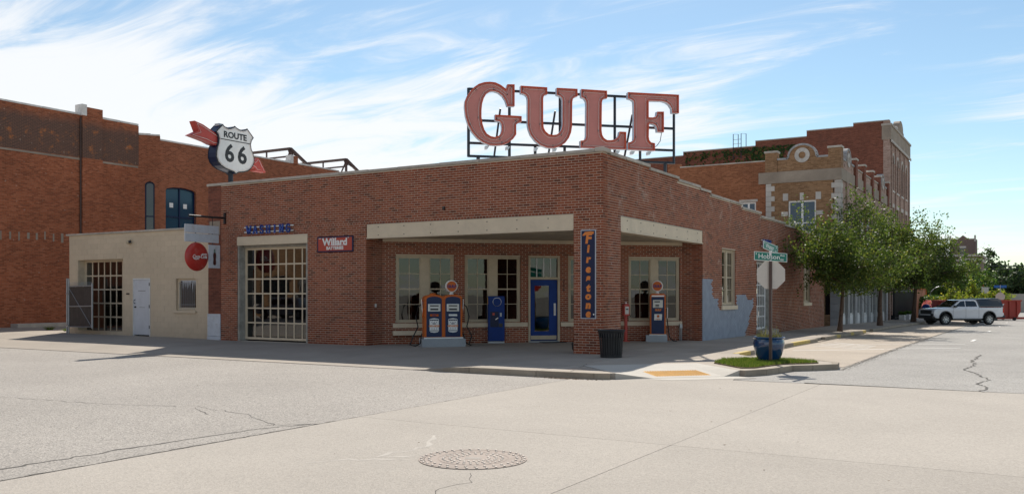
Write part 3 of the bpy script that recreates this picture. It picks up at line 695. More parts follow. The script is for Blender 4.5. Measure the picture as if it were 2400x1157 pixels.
dw = core(Fd, -.0, DL, -.1, 3.5, wide(od), -.004, -.25, M['mortar'], 'porch_wall', GS)
lay(Ff, fw, M['brick'], -14.42, 0, .0, 5.31, of, hdr=(3.75,))
PT = [(8.01, 2.10), (9.08, 2.12), (8.95, 1.93), (9.0, 1.46), (9.66, 1.43), (9.7, 1.17), (9.9, .99), (11.9, .99), (11.9, 1.53), (12.97, 1.58), (13.27, 1.37), (14.1, 1.39), (14.16, 1.19), (13.65, .76), (13.45, .4), (13.03, .05), (12.7, -.2), (8.01, -.2)]
lay(Fs, sw, M['brick_w'], .031, 27.5, -.135, stop, os_, hdr=(3.75,), odd=1, paint=lambda u, z: inpoly(u, z, PT))
lay(Fd, dw, M['brick'], 0, DL, .0, 3.36, od)
m = MB(Fs); m.prism(PT, -.0045, -.0028, 'n'); m.build('paint_coat', M['bluepaint'], sw)
# porch returns and the inner faces of the corner pillar
Fr1 = Fr((-7.97, 0), (0, 1), (1, 0)); Fr2 = Fr((-.73, 8.0), (1, 0), (0, -1)); Fp1 = Fr((-.85, 0), (0, 1), (-1, 0)); Fp2 = Fr((-.85, 1.17), (1, 0), (0, 1))
rl = core(Fr1, .32, .76, -.1, 3.5, [], -.004, -.25, M['mortar'], 'porch_return', GS); lay(Fr1, rl, M['brick'], .031, .76, 0, 3.5, [], odd=1)
rr = core(Fr2, 0, .41, -.1, 3.5, [], -.004, -.25, M['mortar'], 'porch_return', GS); lay(Fr2, rr, M['brick'], 0, .699, 0, 3.5, [])
m = MB(); m.box(-.84, -.312, .312, 1.16, -.1, 3.72); pil = m.build('corner_pillar', M['mortar'], GS)
lay(Fp1, pil, M['brick'], .031, 1.17, 0, 3.72, []); lay(Fp2, pil, M['brick'], .031, .819, 0, 3.72, [], odd=1)
flush_bricks(300)
# old party pier at the left end, with a whitewashed foot
m = MB(); m.box(-15.05, -14.425, -.004, .4, .88, 5.31); m.build('end_pier', M['brick_dark'], GS)
m = MB(); m.box(-15.07, -14.43, -.03, .4, .13, .9); m.box(-15.08, -14.43, -.035, .4, -.1, .122); m.build('pier_plinth', M['plinth'], GS, bevel=.01)
m = MB(); m.box(-14.98, -14.46, -.008, .02, 3.62, 4.1); m.build('pier_patch', M['stucco'], GS)
# roof, rear walls, floor, porch ceiling
m = MB(); m.box(-15.0, -.32, .32, 27.2, 4.25, 4.35); m.build('roof', M['whitecap'], GS)
m = MB(); m.box(-15.05, -14.75, .4, 27.5, -.1, 4.9); m.box(-14.75, -.33, 27.2, 27.5, -.2, 4.6); m.build('rear_wall', M['brick_dark'], GS)
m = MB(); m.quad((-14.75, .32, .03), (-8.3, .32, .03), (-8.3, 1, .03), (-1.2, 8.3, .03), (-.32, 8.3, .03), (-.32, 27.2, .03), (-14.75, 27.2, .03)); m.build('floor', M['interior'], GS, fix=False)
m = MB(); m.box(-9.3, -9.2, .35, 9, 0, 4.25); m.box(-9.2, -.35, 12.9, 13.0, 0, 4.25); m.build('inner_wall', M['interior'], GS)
m = MB(); m.prism([(-7.96, .31), (-.85, .31), (-.31, 1.0), (-.31, 7.99), (-.74, 7.99), (-7.96, .76)], 3.36, 3.44, 'z'); ce = m.build('porch_ceiling', M['ceil'], GS)
for k in range(16):                          # boarded ceiling
    mm = MB(Fd); mm.box(.4 + k * .62, .98 + k * .62, .1, min(3.3, .35 + min(k, 15 - k) * .6), 3.342, 3.358); mm.build('ceiling_board', M['ceil'], ce)
m = MB(Fd); m.box(.02, DL - .02, .003, .05, 3.23, 3.355); m.build('cornice_board', M['cream'], GS)
# beams with bolts and flanges
def beam(F, a, b, z0, z1, n):
    mm = MB(F); mm.box(a, b, n - .26, n, z0 + .025, z1); bo = mm.build('beam', M['cream'], GS)
    mm = MB(F); mm.box(a - .0, b, n - .28, n + .035, z0, z0 + .024); mm.build('flange', M['cream'], bo)
    mm = MB(F); mm.box(a, b, n - .02, n + .012, z1 + .002, z1 + .022); mm.build('drip_edge', M['greywood'], bo)
    bm_ = MB(); bm_.lathe([(.016, 0), (.013, .010), (0, .014)], 8, axis='y'); me = bm_.mesh('bolt', smooth=True); me.materials.append(M['steel'])
    k = a + .45
    while k < b - .2:
        for z in (z0 + .1, z1 - .09):
            o = linkmesh('bolt', me, None, bo); o.location = F(k, n + .002, z); o.rotation_euler = (0, 0, math.atan2(F.n[1], F.n[0]) - R(90))
        k += .98
beam(Ff, -7.96, -.86, 3.28, 3.715, -.015); beam(Fs, 1.18, 7.99, 3.28, 3.705, -.015)
# coping stones
def cop(F, u0, u1, z, L, name='coping_stone', n0=.05, n1=-.36):
    u = u0
    while u < u1 - .05:
        l = min(L * random.uniform(.8, 1.25), u1 - u); 
        if u1 - (u + l) < .4: l = u1 - u
        mm = MB(F); dz = random.uniform(-.006, .006); mm.box(u + .005, u + l - .005, n1 + random.uniform(-.01, .01), n0 + random.uniform(-.012, .012), z + .002, z + .085 + dz)
        mm.build(name, M['coping'], GS, bevel=.012); u += l
cop(Ff, -15.1, -.22, 5.31, 1.35)
m = MB(); m.box(-.215, .06, -.06, .42, 5.31, 5.43); m.build('coping_stone', M['coping'], GS, bevel=.03)
sg = [.43, 3.2, 5.6, 7.7, 8.8, 12.55, 15.2, 19.2, 23.2, 27.55]
for a, b in zip(sg[:-1], sg[1:]): cop(Fs, a, b, stop((a + b) / 2), 1.15)
# washing bay
m = MB(Ff); m.box(-13.62, -10.40, -.3, .012, 3.225, 3.488); m.build('lintel', M['cream'], GS)
m = MB(Ff); m.box(-13.63, -13.54, -.42, -.02, 0, 3.222); m.box(-13.54, -10.49, -.42, -.22, 3.15, 3.222); m.box(-10.49, -10.40, -.42, -.02, 0, 3.222); m.build('door_jamb', M['greywood'], GS)
window(Ff, GS, -13.54, -10.49, .05, 3.15, 8, 6, M['cream'], M['glassdark'], .04, .048, -.28, name='bay_door', depth=.05)
# porch windows, sills, door
def sill(F, a, b, z0, z1, n=.05, mat=None): MB(F).box(a, b, -.12, n, z0, z1).build('sill', mat or M['cream'], GS, bevel=.008)
for a, b in ((.43, 2.30), (2.65, 4.51), (6.14, 8.0), (8.28, 10.15)):
    c = (a + b) / 2; window(Fd, GS, a, b, .66, 2.83, 2, 4, M['creamwood'], M['glass'], .075, .02, -.045, mullions=[(c - .14, c + .14)], meet=2)
sill(Fd, .34, 4.74, .515, .655); sill(Fd, 5.88, 8.12, .515, .655); sill(Fd, 8.14, 10.22, .515, .655)
MB(Fd).box(.32, 2.35, .0, .28, .29, .43).build('stone_bench', M['cream'], GS, bevel=.01)
m = MB(Fd); m.box(4.77, 4.84, -.12, .02, 0, 2.83); m.box(5.78, 5.85, -.12, .02, 0, 2.83); m.box(4.84, 5.78, -.12, .018, 2.77, 2.83); m.box(4.84, 5.78, -.12, .022, 2.06, 2.14)
tr = m.build('door_frame', M['creamwood'], GS, bevel=.006)
for k in range(4):
    a = 4.84 + k * .235; q = MB(Fd); q.quad((a, -.07, 2.14), (a + .235, -.07, 2.14), (a + .235, -.07, 2.77), (a, -.07, 2.77)); q.build('pane', M['glass'], tr, fix=False)
    if k: MB(Fd).box(a - .012, a + .012, -.09, -.045, 2.14, 2.77).build('glazing_bar', M['signwhite'], tr)
m = MB(Fd)
for b in ((4.845, 5.0, 2.055, .07), (5.5, 5.775, 2.055, .07)): m.box(b[0], b[1], -.10, -.055, .07, 2.055)
m.box(5.0, 5.5, -.10, -.056, 1.86, 2.055); m.box(5.0, 5.5, -.10, -.056, .07, .36)
dr = m.build('door', M['doorblue'], GS)
MB(Fd).quad((5.0, -.08, .36), (5.5, -.08, .36), (5.5, -.08, 1.86), (5.0, -.08, 1.86)).build('pane', M['glass'], dr, fix=False)
MB(Fd).box(4.87, 5.75, -.055, -.05, .09, .22).build('kick_plate', M['creamwood'], dr)
m = MB(Fd); m.box(5.655, 5.725, -.054, -.04, .88, 1.28); m.tube([(5.69, -.04, .93), (5.69, .0, .96), (5.69, .0, 1.12), (5.69, -.04, 1.15)], .012, 6); m.build('handle', M['whitepaint'], dr)
MB(Fd).box(4.8, 5.82, -.12, .03, 0, .045).build('threshold', M['pad'], GS)
nm = [('7', 2.0), ('1', 1.87), ('6', 1.74)]
for s, z in nm: text('house_number', s, Fd, 5.95, z - .05, .14, M['black'], GS, n=.012, extr=.008)
# side wall windows and bay door
for a, b in ((10.1, 11.75), (22.8, 24.25)):
    c = (a + b) / 2; window(Fs, GS, a, b, 1.18, 3.21, 2, 4, M['creamwood'], M['glass'], .07, .02, -.1, mullions=[(c - .11, c + .11)], meet=2)
    sill(Fs, a - .12, b + .12, 1.02, 1.165, .06)
m = MB(Fs); m.box(14.6, 14.7, -.36, -.03, -.1, 3.21); m.box(16.85, 16.95, -.36, -.03, -.1, 3.21); m.box(14.7, 16.85, -.36, -.03, 2.93, 3.21); m.build('door_jamb', M['greywood'], GS)
MB(Fs).box(14.5, 17.05, -.6, .28, -.15, .12).build('ramp_step', M['apron'], GS, bevel=.02)
window(Fs, GS, 14.7, 16.85, .125, 2.92, 6, 6, M['whitepaint'], M['glassdark'], .05, .045, -.24, name='bay_door', depth=.05)
# conduits on the porch return, wall hook, little patches
m = MB(Fd); m.box(9.93 + .18, 10.2, .02, .1, .42, .56); m.tube([(10.13, .06, 0), (10.13, .06, .43)], .018, 6); m.tube([(10.19, .06, 0), (10.19, .06, .43)], .018, 6); m.build('conduit_box', M['galv'], GS)
m = MB(Ff); m.box(-5.08, -5.02, 0, .06, 4.02, 4.12); m.build('wall_hook', M['black'], GS)
MB(Fr1).box(.4, .46, .0, .03, 1.18, 1.28).build('socket_box', M['whitepaint'], GS)

# ------------------------------------------------------------------ signs on the walls
sg_ = thing('neon_wall_sign', 'blue slab letters WASHING mounted on two white rails over the wash bay door', 'sign', (-12, 0, 3.5))
for z in (3.65, 3.81): MB(Ff).tube([(-13.2, .07, z), (-10.95, .07, z)], .02, 6).build('rail', M['signwhite'], sg_)
def slabtext(word, F, u, z, h, adv, st, n0, n1, mat, parent):
    G_ = {'W': [[(-.5, 1), (-.25, 0), (0, .75), (.25, 0), (.5, 1)]], 'A': [[(-.45, 0), (0, 1), (.45, 0)], [(-.25, .35), (.25, .35)]],
          'S': [[(.35, .8), (.15, 1), (-.2, 1), (-.36, .78), (-.2, .55), (.2, .45), (.36, .22), (.18, 0), (-.18, 0), (-.36, .2)]],
          'H': [[(-.35, 0), (-.35, 1)], [(.35, 0), (.35, 1)], [(-.35, .5), (.35, .5)]], 'I': [[(0, 0), (0, 1)]], 'N': [[(-.35, 0), (-.35, 1), (.35, 0), (.35, 1)]],
          'G': [[(.36, .8), (.15, 1), (-.15, 1), (-.38, .75), (-.38, .25), (-.15, 0), (.15, 0), (.38, .2), (.38, .48), (.08, .48)]],
          'F': [[(-.3, 0), (-.3, 1), (.35, 1), (.35, .8)], [(-.3, .52), (.15, .52)]], 'L': [[(-.3, 1), (-.3, 0), (.35, 0), (.35, .25)]],
          'U': [[(-.35, 1), (-.35, .2), (-.15, 0), (.15, 0), (.35, .2), (.35, 1)]], 'B': [[(-.33, 0), (-.33, 1), (.2, 1), (.33, .85), (.33, .65), (.15, .52), (-.33, .52)], [(.15, .52), (.36, .38), (.36, .14), (.2, 0), (-.33, 0)]],
          'E': [[(.35, .8), (.35, 1), (-.3, 1), (-.3, 0), (.36, 0), (.36, .22)], [(-.3, .52), (.15, .52)]]}
    serif = {'W': [(-.5, 1), (.5, 1)], 'A': [(-.45, 0), (.45, 0)], 'H': [(-.35, 0), (-.35, 1), (.35, 0), (.35, 1)], 'I': [(0, 0), (0, 1)], 'N': [(-.35, 0), (-.35, 1), (.35, 1)], 'F': [(-.3, 0), (-.3, 1)], 'L': [(-.3, 1), (-.3, 0)], 'S': [], 'G': [], 'U': [(-.35, 1), (.35, 1)], 'B': [], 'E': []}
    for k, ch in enumerate(word):
        mm = MB(F); uc = u + adv * (k + .5)
        for pl in G_[ch]:
            for a, b in zip(pl[:-1], pl[1:]):
                A = Vector((a[0] * h * .72, a[1] * h)); B = Vector((b[0] * h * .72, b[1] * h)); d = (B - A); d = d.normalized() if d.length else d; w = Vector((-d.y, d.x)) * st / 2; A = A - d * st * .3; B = B + d * st * .3
                mm.prism([(uc + q.x, z + q.y) for q in (A - w, B - w, B + w, A + w)], n0 - random.uniform(0, .004), n1, 'n')
        for x, y in serif[ch]: mm.box(uc + x * h * .72 - st * .9, uc + x * h * .72 + st * .9, n0 + .003, n1 + .003, z + y * h - st * .3, z + y * h + st * .3)
        mm.build('letter', mat, parent)
slabtext('WASHING', Ff, -13.1, 3.60, .25, .30, .042, .09, .13, M['letterblue'], sg_)
sf = thing('neon_wall_sign', 'short row of blue letters high on the side wall over its bay door', 'sign', (0, 16, 3.5))
for z in (3.53, 3.78): MB(Fs).tube([(15.08, .07, z), (16.5, .07, z)], .02, 6).build('rail', M['signwhite'], sf)
slabtext('LUBE', Fs, 15.12, 3.53, .27, .33, .06, .09, .14, M['letterblue'], sf)
wb = thing('enamel_sign', 'red enamel battery sign with dark blue border and cream letters on the front wall', 'sign', (-9.2, 0, 3))
MB(Ff).box(-9.96, -8.47, .005, .03, 2.9, 3.4).build('border', M['navy'], wb, bevel=.006); MB(Ff).box(-9.91, -8.52, .028, .034, 2.945, 3.355).build('panel', M['willred'], wb)
text('lettering', 'Willard', Ff, -9.215, 3.12, .30, M['signwhite'], wb, n=.038, bold=.011, align='CENTER', sx=1.12)
text('lettering', 'BATTERIES', Ff, -9.215, 2.985, .135, M['signwhite'], wb, n=.038, bold=.006, align='CENTER', sx=1.1)
m = MB(Ff)
for u, z, w in ((-9.83, 3.33, .1), (-9.7, 3.33, .06), (-9.56, 3.33, .06), (-9.44, 3.12, .1), (-9.44, 3.25, .05), (-9.31, 3.12, .1), (-9.18, 3.12, .1), (-9.31, 3.335, .05), (-9.18, 3.335, .05), (-8.88, 3.12, .1), (-8.66, 3.335, .05)): m.box(u - w / 2, u + w / 2, .036, .0405, z, z + .018)
m.build('serifs', M['signwhite'], wb)
fs = thing('enamel_sign', 'tall narrow dark blue enamel sign with stacked orange letters on the corner pillar', 'sign', (-.4, 0, .9))
MB(Ff).box(-.63, -.185, .005, .022, .93, 3.28).build('border', M['signgrey'], fs, bevel=.005); MB(Ff).box(-.605, -.21, .02, .027, .955, 3.255).build('panel', M['navy'], fs)
zs = [2.90, 2.62, 2.36, 2.10, 1.87, 1.61, 1.36, 1.10, 1.0 - .13]
hs = .30
for k, ch in enumerate('Firestone'):
    big = ch == 'F'; z = [2.93, 2.69, 2.42, 2.16, 1.92, 1.66, 1.45, 1.21, .985][k]
    text('letter', ch, Ff, -.41, z, .36 if big else .27, M['orangetext'], fs, n=.03, bold=.017, shear=.12, align='CENTER', sx=1.0 if big else 1.05)
m = MB(Ff); m.prism([(-.58, 3.13), (-.5, 3.22), (-.33, 3.235), (-.235, 3.22), (-.25, 3.16), (-.42, 3.165), (-.53, 3.12)], .028, .034, 'n'); m.build('flourish', M['orangetext'], fs)
MB(Ff).lathe([(.022, 0), (.022, .004)], 10, (-.245, .027, 1.05), 'y').build('sticker', M['signwhite'], fs)
# ------------------------------------------------------------------ hanging soda signs on a bracket
br_ = thing('sign_bracket', 'black iron bracket arm sticking out of the front wall above the soda signs', 'bracket', (-14.2, 0, 4))
XB = -14.2
MB().bar((XB, -.03, 3.98), (XB, -.03, 4.36), .06).build('wall_plate', M['black'], br_); MB().tube([(XB, 0, 4.18), (XB, -1.52, 4.16)], .035, 8).build('arm', M['black'], br_, smooth=True)
Fh = Fr((XB, 0), (0, 1), (1, 0))
hb = thing('blank_sign_panels', 'two blank pale grey boards hanging one above the other from the iron bracket', 'sign', (XB, -1, 3.3))
for z0, z1 in ((3.61, 3.88), (3.31, 3.59)): MB(Fh).box(-1.69, -.30, -.02, .02, z0, z1).build('panel', M['signgrey'], hb, bevel=.004)
for y in (-1.25, -.55): MB().bar((XB, y, 3.87), (XB, y, 4.16), .015).build('hanger', M['black'], hb); 
for y in (-1.25, -.55): MB().bar((XB, y, 3.58), (XB, y, 3.62), .03).build('clip', M['black'], hb)
cc = thing('button_sign', 'round red soda button sign with white script hanging below the blank boards', 'sign', (XB, -1.2, 2.4))
m = MB(); m.lathe([(.46, -.03), (.475, 0), (.465, .02), (.40, .055), (.28, .085), (.14, .10), (0, .105)], 40, (XB + .0, -1.21, 2.82), 'x', caps=False); m.build('disc', M['signred'], cc, smooth=True)
m = MB(); m.lathe([(0, -.105), (.28, -.085), (.46, -.03)], 32, (XB, -1.21, 2.82), 'x', caps=False); m.build('rear_disc', M['signred'], cc, smooth=True)
MB().bar((XB, -1.25, 3.28), (XB, -1.25, 3.33), .03).build('clip', M['black'], cc)
text('lettering', 'Coca-Cola', Fh, -1.47, 2.77, .165, M['signwhite'], cc, n=.108, bold=.0035, shear=.35, sx=.82, rot=0)
def stroke(F, pts, w, n, mat, parent, name):
    mm = MB(F); vs = []
    for i, p in enumerate(pts):
        a = Vector(pts[max(i - 1, 0)]); b = Vector(pts[min(i + 1, len(pts) - 1)]); d = (b - a).normalized(); ww = w * (.35 + .65 * math.sin(math.pi * (i + .5) / len(pts))) / 2
        vs += [(p[0] - d.y * ww, n, p[1] + d.x * ww), (p[0] + d.y * ww, n, p[1] - d.x * ww)]
    mm.add(vs, [(2 * i, 2 * i + 1, 2 * i + 3, 2 * i + 2) for i in range(len(pts) - 1)]); return mm.build(name, mat, parent, fix=False)
stroke(Fh, [(-1.44, 2.79), (-1.40, 2.745), (-1.33, 2.73), (-1.25, 2.745), (-1.2, 2.73)], .03, .111, M['signwhite'], cc, 'swash')
stroke(Fh, [(-1.13, 2.86), (-1.06, 2.915), (-.98, 2.9), (-.92, 2.915), (-.87, 2.9)], .03, .111, M['signwhite'], cc, 'swash')
cb_ = thing('bottle_sign', 'white rectangular panel picturing a dark soda bottle beside the red button sign', 'sign', (XB, -.5, 2.4))
MB(Fh).box(-.72, -.245, -.02, .02, 2.46, 3.24).build('panel', M['signgrey'], cb_, bevel=.006); MB().bar((XB, -.55, 3.23), (XB, -.55, 3.32), .02).build('hanger', M['black'], cb_)
bp = [(.03, .0), (.06, .03), (.065, .1), (.05, .2), (.062, .3), (.06, .36), (.035, .44), (.028, .52), (.03, .54)]
m = MB(Fh); m.prism([(-.48 + x, 2.56 + z) for x, z in bp] + [(-.48 - x, 2.56 + z) for x, z in bp[::-1]], .021, .025, 'n'); m.build('bottle_print', pm('bottle_brown', (.06, .014, .012), .3), cb_)
m = MB(Fh); m.box(-.505, -.455, .0255, .027, 2.98, 3.09); m.build('neck_print', pm('bottle_neck', (.16, .26, .22), .3), cb_)

# ================================================================== ROOFTOP SIGNS
LET = {'G': "1.37,7.98 1.37,7.31 1.14,7.30 1.08,7.48 0.99,7.61 0.87,7.70 0.73,7.74 0.61,7.73 0.49,7.65 0.41,7.51 0.36,7.34 0.34,7.14 0.34,6.94 0.37,6.74 0.43,6.56 0.51,6.44 0.63,6.37 0.75,6.35 0.87,6.39 0.94,6.46 0.97,6.57 0.97,6.70 0.95,6.78 0.90,6.83 0.82,6.84 0.76,6.85 0.76,7.03 1.59,7.02 1.59,6.84 1.53,6.83 1.47,6.80 1.42,6.75 1.42,6.68 1.42,6.45 1.32,6.31 1.18,6.20 1.01,6.12 0.80,6.09 0.60,6.10 0.39,6.17 0.21,6.30 0.05,6.48 -0.07,6.69 -0.15,6.96 -0.18,7.22 -0.17,7.39 -0.10,7.56 0.00,7.71 0.12,7.84 0.26,7.94 0.43,8.00 0.60,8.02 0.77,8.01 0.94,7.94 1.10,7.83 1.14,7.97",
       'U': "1.56,7.95 2.40,7.94 2.40,7.72 2.34,7.71 2.29,7.67 2.27,7.59 2.27,6.82 2.29,6.68 2.35,6.58 2.45,6.50 2.58,6.48 2.70,6.50 2.80,6.57 2.86,6.67 2.89,6.81 2.89,7.56 2.87,7.64 2.81,7.69 2.70,7.72 2.70,7.94 3.37,7.94 3.37,7.71 3.28,7.68 3.22,7.62 3.20,7.53 3.19,6.76 3.16,6.58 3.09,6.41 2.97,6.25 2.81,6.14 2.61,6.08 2.40,6.08 2.19,6.15 2.02,6.28 1.88,6.45 1.81,6.62 1.78,6.78 1.78,7.53 1.76,7.63 1.70,7.68 1.63,7.71 1.56,7.71",
       'L': "3.49,7.94 4.33,7.93 4.33,7.69 4.24,7.68 4.18,7.63 4.16,7.55 4.15,6.69 4.17,6.55 4.23,6.45 4.33,6.39 4.44,6.39 4.57,6.41 4.66,6.47 4.72,6.56 4.74,6.67 4.96,6.67 4.96,6.12 3.47,6.12 3.47,6.34 3.56,6.35 3.62,6.39 3.65,6.48 3.66,7.46 3.65,7.57 3.60,7.65 3.49,7.69",
       'F': "5.02,7.92 6.73,7.92 6.73,7.33 6.50,7.33 6.49,7.47 6.41,7.59 6.30,7.66 6.15,7.69 5.71,7.68 5.71,7.16 5.84,7.16 5.93,7.18 5.98,7.25 5.99,7.35 6.22,7.36 6.22,6.71 6.00,6.71 5.99,6.83 5.94,6.92 5.85,6.96 5.72,6.96 5.71,6.54 5.73,6.44 5.79,6.37 5.92,6.35 5.92,6.11 5.02,6.12 5.02,6.34 5.13,6.36 5.21,6.43 5.22,6.54 5.22,7.53 5.21,7.64 5.15,7.69 5.02,7.72"}
Fg = Fr((-5.2, 1.5), (.7293, .6842), (.6842, -.7293))
GU = thing('rooftop_letter_sign', 'huge faded red channel letters GULF on a dark steel frame on the station roof', 'roof sign', (-2.7, 3.8, 4.35))
GU['label'] = 'huge faded red four-letter channel sign on a dark steel frame on the station roof'
def offset(P, d):
    n = len(P); area = sum(P[i][0] * P[(i + 1) % n][1] - P[(i + 1) % n][0] * P[i][1] for i in range(n)); sgn = 1 if area > 0 else -1; out = []
    for i in range(n):
        a, b, c = Vector(P[i - 1]), Vector(P[i]), Vector(P[(i + 1) % n]); d0 = (b - a).normalized(); d1 = (c - b).normalized()
        n0 = Vector((-d0.y, d0.x)) * sgn; n1 = Vector((-d1.y, d1.x)) * sgn; k = max(.5, 1 + n0.dot(n1)); q = b + (n0 + n1) * (d / k); out.append((q.x, q.y))
    return out
for ch, t in LET.items():
    P = [tuple(map(float, p.split(','))) for p in t.split()]; I = offset(P, .022); n = len(P)
    m = MB(Fg)
    m.prism(P, .17, .175, 'n')                                    # back pan
    for i in range(n):
        j = (i + 1) % n; a, b = P[i], P[j]; c, d = I[i], I[j]
        m.mi = 2; m.quad((a[0], .17, a[1]), (b[0], .17, b[1]), (b[0], .35, b[1]), (a[0], .35, a[1]))
        m.mi = 1; m.quad((a[0], .35, a[1]), (b[0], .35, b[1]), (d[0], .35, d[1]), (c[0], .35, c[1]))
        m.quad((c[0], .35, c[1]), (d[0], .35, d[1]), (d[0], .265, d[1]), (c[0], .265, c[1]))
    m.mi = 0; m.quad(*[(p[0], .265, p[1]) for p in I])
    lo = m.build('letter', [M['letterface'], M['letterrim'], M['letterside']], GU, fix=False)
    T = offset(P, .085); tb = MB(Fg); tb.tube([(p[0], .292, p[1]) for p in T] + [(T[0][0], .292, T[0][1])], .0075, 5, cap=False); tb.build('neon_tube', M['neon'], lo)
    hs_ = MB(Fg)
    for i in range(0, n, 6): hs_.box(T[i][0] - .012, T[i][0] + .012, .266, .292, T[i][1] - .03, T[i][1] + .03)
    hs_.build('tube_supports', M['steel'], lo)
def gb(p, q, w=.07, name='frame_bar'): MB(Fg).bar(p, q, w) if False else MB().bar(Fg(*p), Fg(*q), w).build(name, M['steel'], GU)
for z in (7.85, 6.9, 6.2, 5.8): gb((0, 0, z), (6.7, 0, z))
for u, z0, z1 in ((0, 5.77, 7.88), (1.28, 5.8, 7.85), (2.1, 5.8, 6.2), (3.05, 5.8, 6.2), (4.7, 5.8, 7.85), (5.55, 5.8, 6.2), (6.7, 5.77, 7.88), (2.9, 6.2, 7.85), (4.1, 6.2, 7.85)): gb((u, 0, z0), (u, 0, z1), .065, 'frame_post')
for u in (1.0, 2.75, 5.3): gb((u, -.03, 7.3), (u - .15, -1.35, 4.36), .05, 'rear_brace')
for u in (.3, 2.1, 4.2, 6.4): gb((u, 0, 5.8), (u, 0, 4.35), .08, 'leg')
for u in (.55, 1.2, 2.1, 2.7, 3.9, 4.75, 5.25, 5.8): MB(Fg).prism([(u - .06, 6.1), (u + .06, 6.1), (u + .0, 6.0), (u - .06, 6.0)], .02, .2, 'n').build('bracket', M['alu'], GU)
MB(Fg).tube([(6.2, .2, 6.72), (6.16, .18, 6.45), (6.05, .17, 6.3), (5.92, .15, 6.22)], .012, 5).build('cable', M['black'], GU)

RT = thing('highway_shield_sign', 'black and white ROUTE 66 shield sign with a red arrow through it on the roof', 'sign', (-14.5, .52, 4.35))
SH = [tuple(map(float, p.split(','))) for p in "-0.04,7.39 0.07,7.33 0.19,7.30 0.32,7.32 0.43,7.37 0.51,7.42 0.59,7.37 0.72,7.33 0.85,7.33 0.98,7.37 1.07,7.42 1.36,7.15 1.27,7.03 1.23,6.89 1.26,6.73 1.33,6.61 1.39,6.44 1.40,6.31 1.34,6.17 1.24,6.04 1.08,5.93 0.88,5.87 0.68,5.84 0.56,5.77 0.46,5.83 0.29,5.86 0.07,5.91 -0.10,5.99 -0.23,6.10 -0.30,6.26 -0.30,6.41 -0.26,6.59 -0.20,6.74 -0.19,6.90 -0.22,7.02 -0.31,7.12".split()]
F6 = Fr((-14.3, 0), (0, 1), (1, 0))
MB(F6).prism(SH, -.40, -.012, 'n').build('shield_box', M['navy'], RT)
m = MB(F6); m.prism(offset(SH, -.015), -.010, .0, 'n'); m.prism(offset(SH, -.015), -.412, -.402, 'n'); m.build('edge_trim', M['black'], RT)
MB(F6).prism(offset(SH, .028), .0005, .008, 'n').build('face', M['signwhite'], RT)
MB(F6).prism(offset(SH, .028), -.42, -.4125, 'n').build('face', M['signwhite'], RT)
MB(F6).box(-.16, 1.22, .008, .013, 6.885, 6.915).build('divider', M['black'], RT)
for a, b in ((.08, .56), (.65, 1.13)):
    text('numeral', '6', F6, a - .03, 6.17, .84, M['black'], RT, n=.012, bold=.022, sx=1.02)
text('lettering', 'ROUTE', F6, .52, 6.985, .285, M['black'], RT, n=.012, bold=.010, align='CENTER', sx=1.12)
MB().tube([(-14.5, .5, 4.35), (-14.5, .5, 5.85)], .085, 12).build('pole', M['steel'], RT, smooth=True)
AL = [(-1.15, 7.35), (-.80, 7.28), (-.05, 6.98), (-.05, 6.65), (-.42, 6.67), (-.66, 6.74), (-1.33, 6.85), (-.99, 7.03)]
MB(F6).prism(AL, -.34, -.07, 'n').build('arrow_tail', M['arrowred'], RT)
AR = [(1.2, 6.45), (1.5, 6.36), (1.62, 6.47), (1.72, 6.44), (2.02, 5.99), (1.55, 6.0), (1.5, 6.08), (1.25, 6.15)]
MB(F6).prism(AR, -.34, -.07, 'n').build('arrow_head', M['arrowred'], RT)
m = MB(F6); T = offset(AL, .07); m.tube([(p[0], -.055, p[1]) for p in T] + [(T[0][0], -.055, T[0][1])], .008, 5, cap=False); T = offset(AR, .06); m.tube([(p[0], -.055, p[1]) for p in T] + [(T[0][0], -.055, T[0][1])], .007, 5, cap=False); m.build('neon_tube', M['neon'], RT)
m = MB(F6); m.tube([(p[0], .02, p[1]) for p in offset(SH, .05)] , .007, 5, cap=False); m.build('neon_tube', M['neon'], RT)
m = MB(); m.box(-14.62, -14.4, -.1, .1, 7.36, 7.44); m.build('junction_box', M['galv'], RT)

# ================================================================== FORECOURT THINGS
RZD = R(45)
def lf(t):                                  # local frame of an oriented thing: x right along the wall, -y outwards
    return Fr((0, 0), (1, 0), (0, -1))
def arch(w, z0, z1, rise, n=10):
    return [(-w / 2, z0), (w / 2, z0), (w / 2, z1)] + [(w / 2 * math.cos(math.pi * k / n), z1 + rise * math.sin(math.pi * k / n)) for k in range(1, n)] + [(-w / 2, z1)]
FL = Fr((0, 0), (1, 0), (0, -1))
def globe(parent, x, y, z, r=.19):
    m = MB(); m.lathe([(.06, -.02), (.075, .0), (.05, .03), (.05, .07)], 14, (x, y, z)); b = m.build('globe_base', M['signwhite'], parent, True, smooth=True)
    m = MB(); m.lathe([(r * .55, -.075), (r * .93, -.065), (r, -.04), (r, .04), (r * .93, .065), (r * .55, .075)], 32, (x, y, z + .06 + r), 'y', caps=True); g = m.build('globe', M['signwhite'], parent, True, smooth=True)
    m = MB(); m.lathe([(r * .82, -.078), (r * .82, -.072)], 32, (x, y, z + .06 + r), 'y'); m.build('globe_lens', M['orange'], g, True)
    o = text('globe_lettering', 'GULF', FL, x, z + .06 + r - .04, .115, M['sblue'], None, n=-y + .081, bold=.005, align='CENTER', extr=.001); o.parent = g
    return g
def gtext(*a, **k):
    p = k.pop('p'); o = text(*a, None, **k); o.parent = p; return o
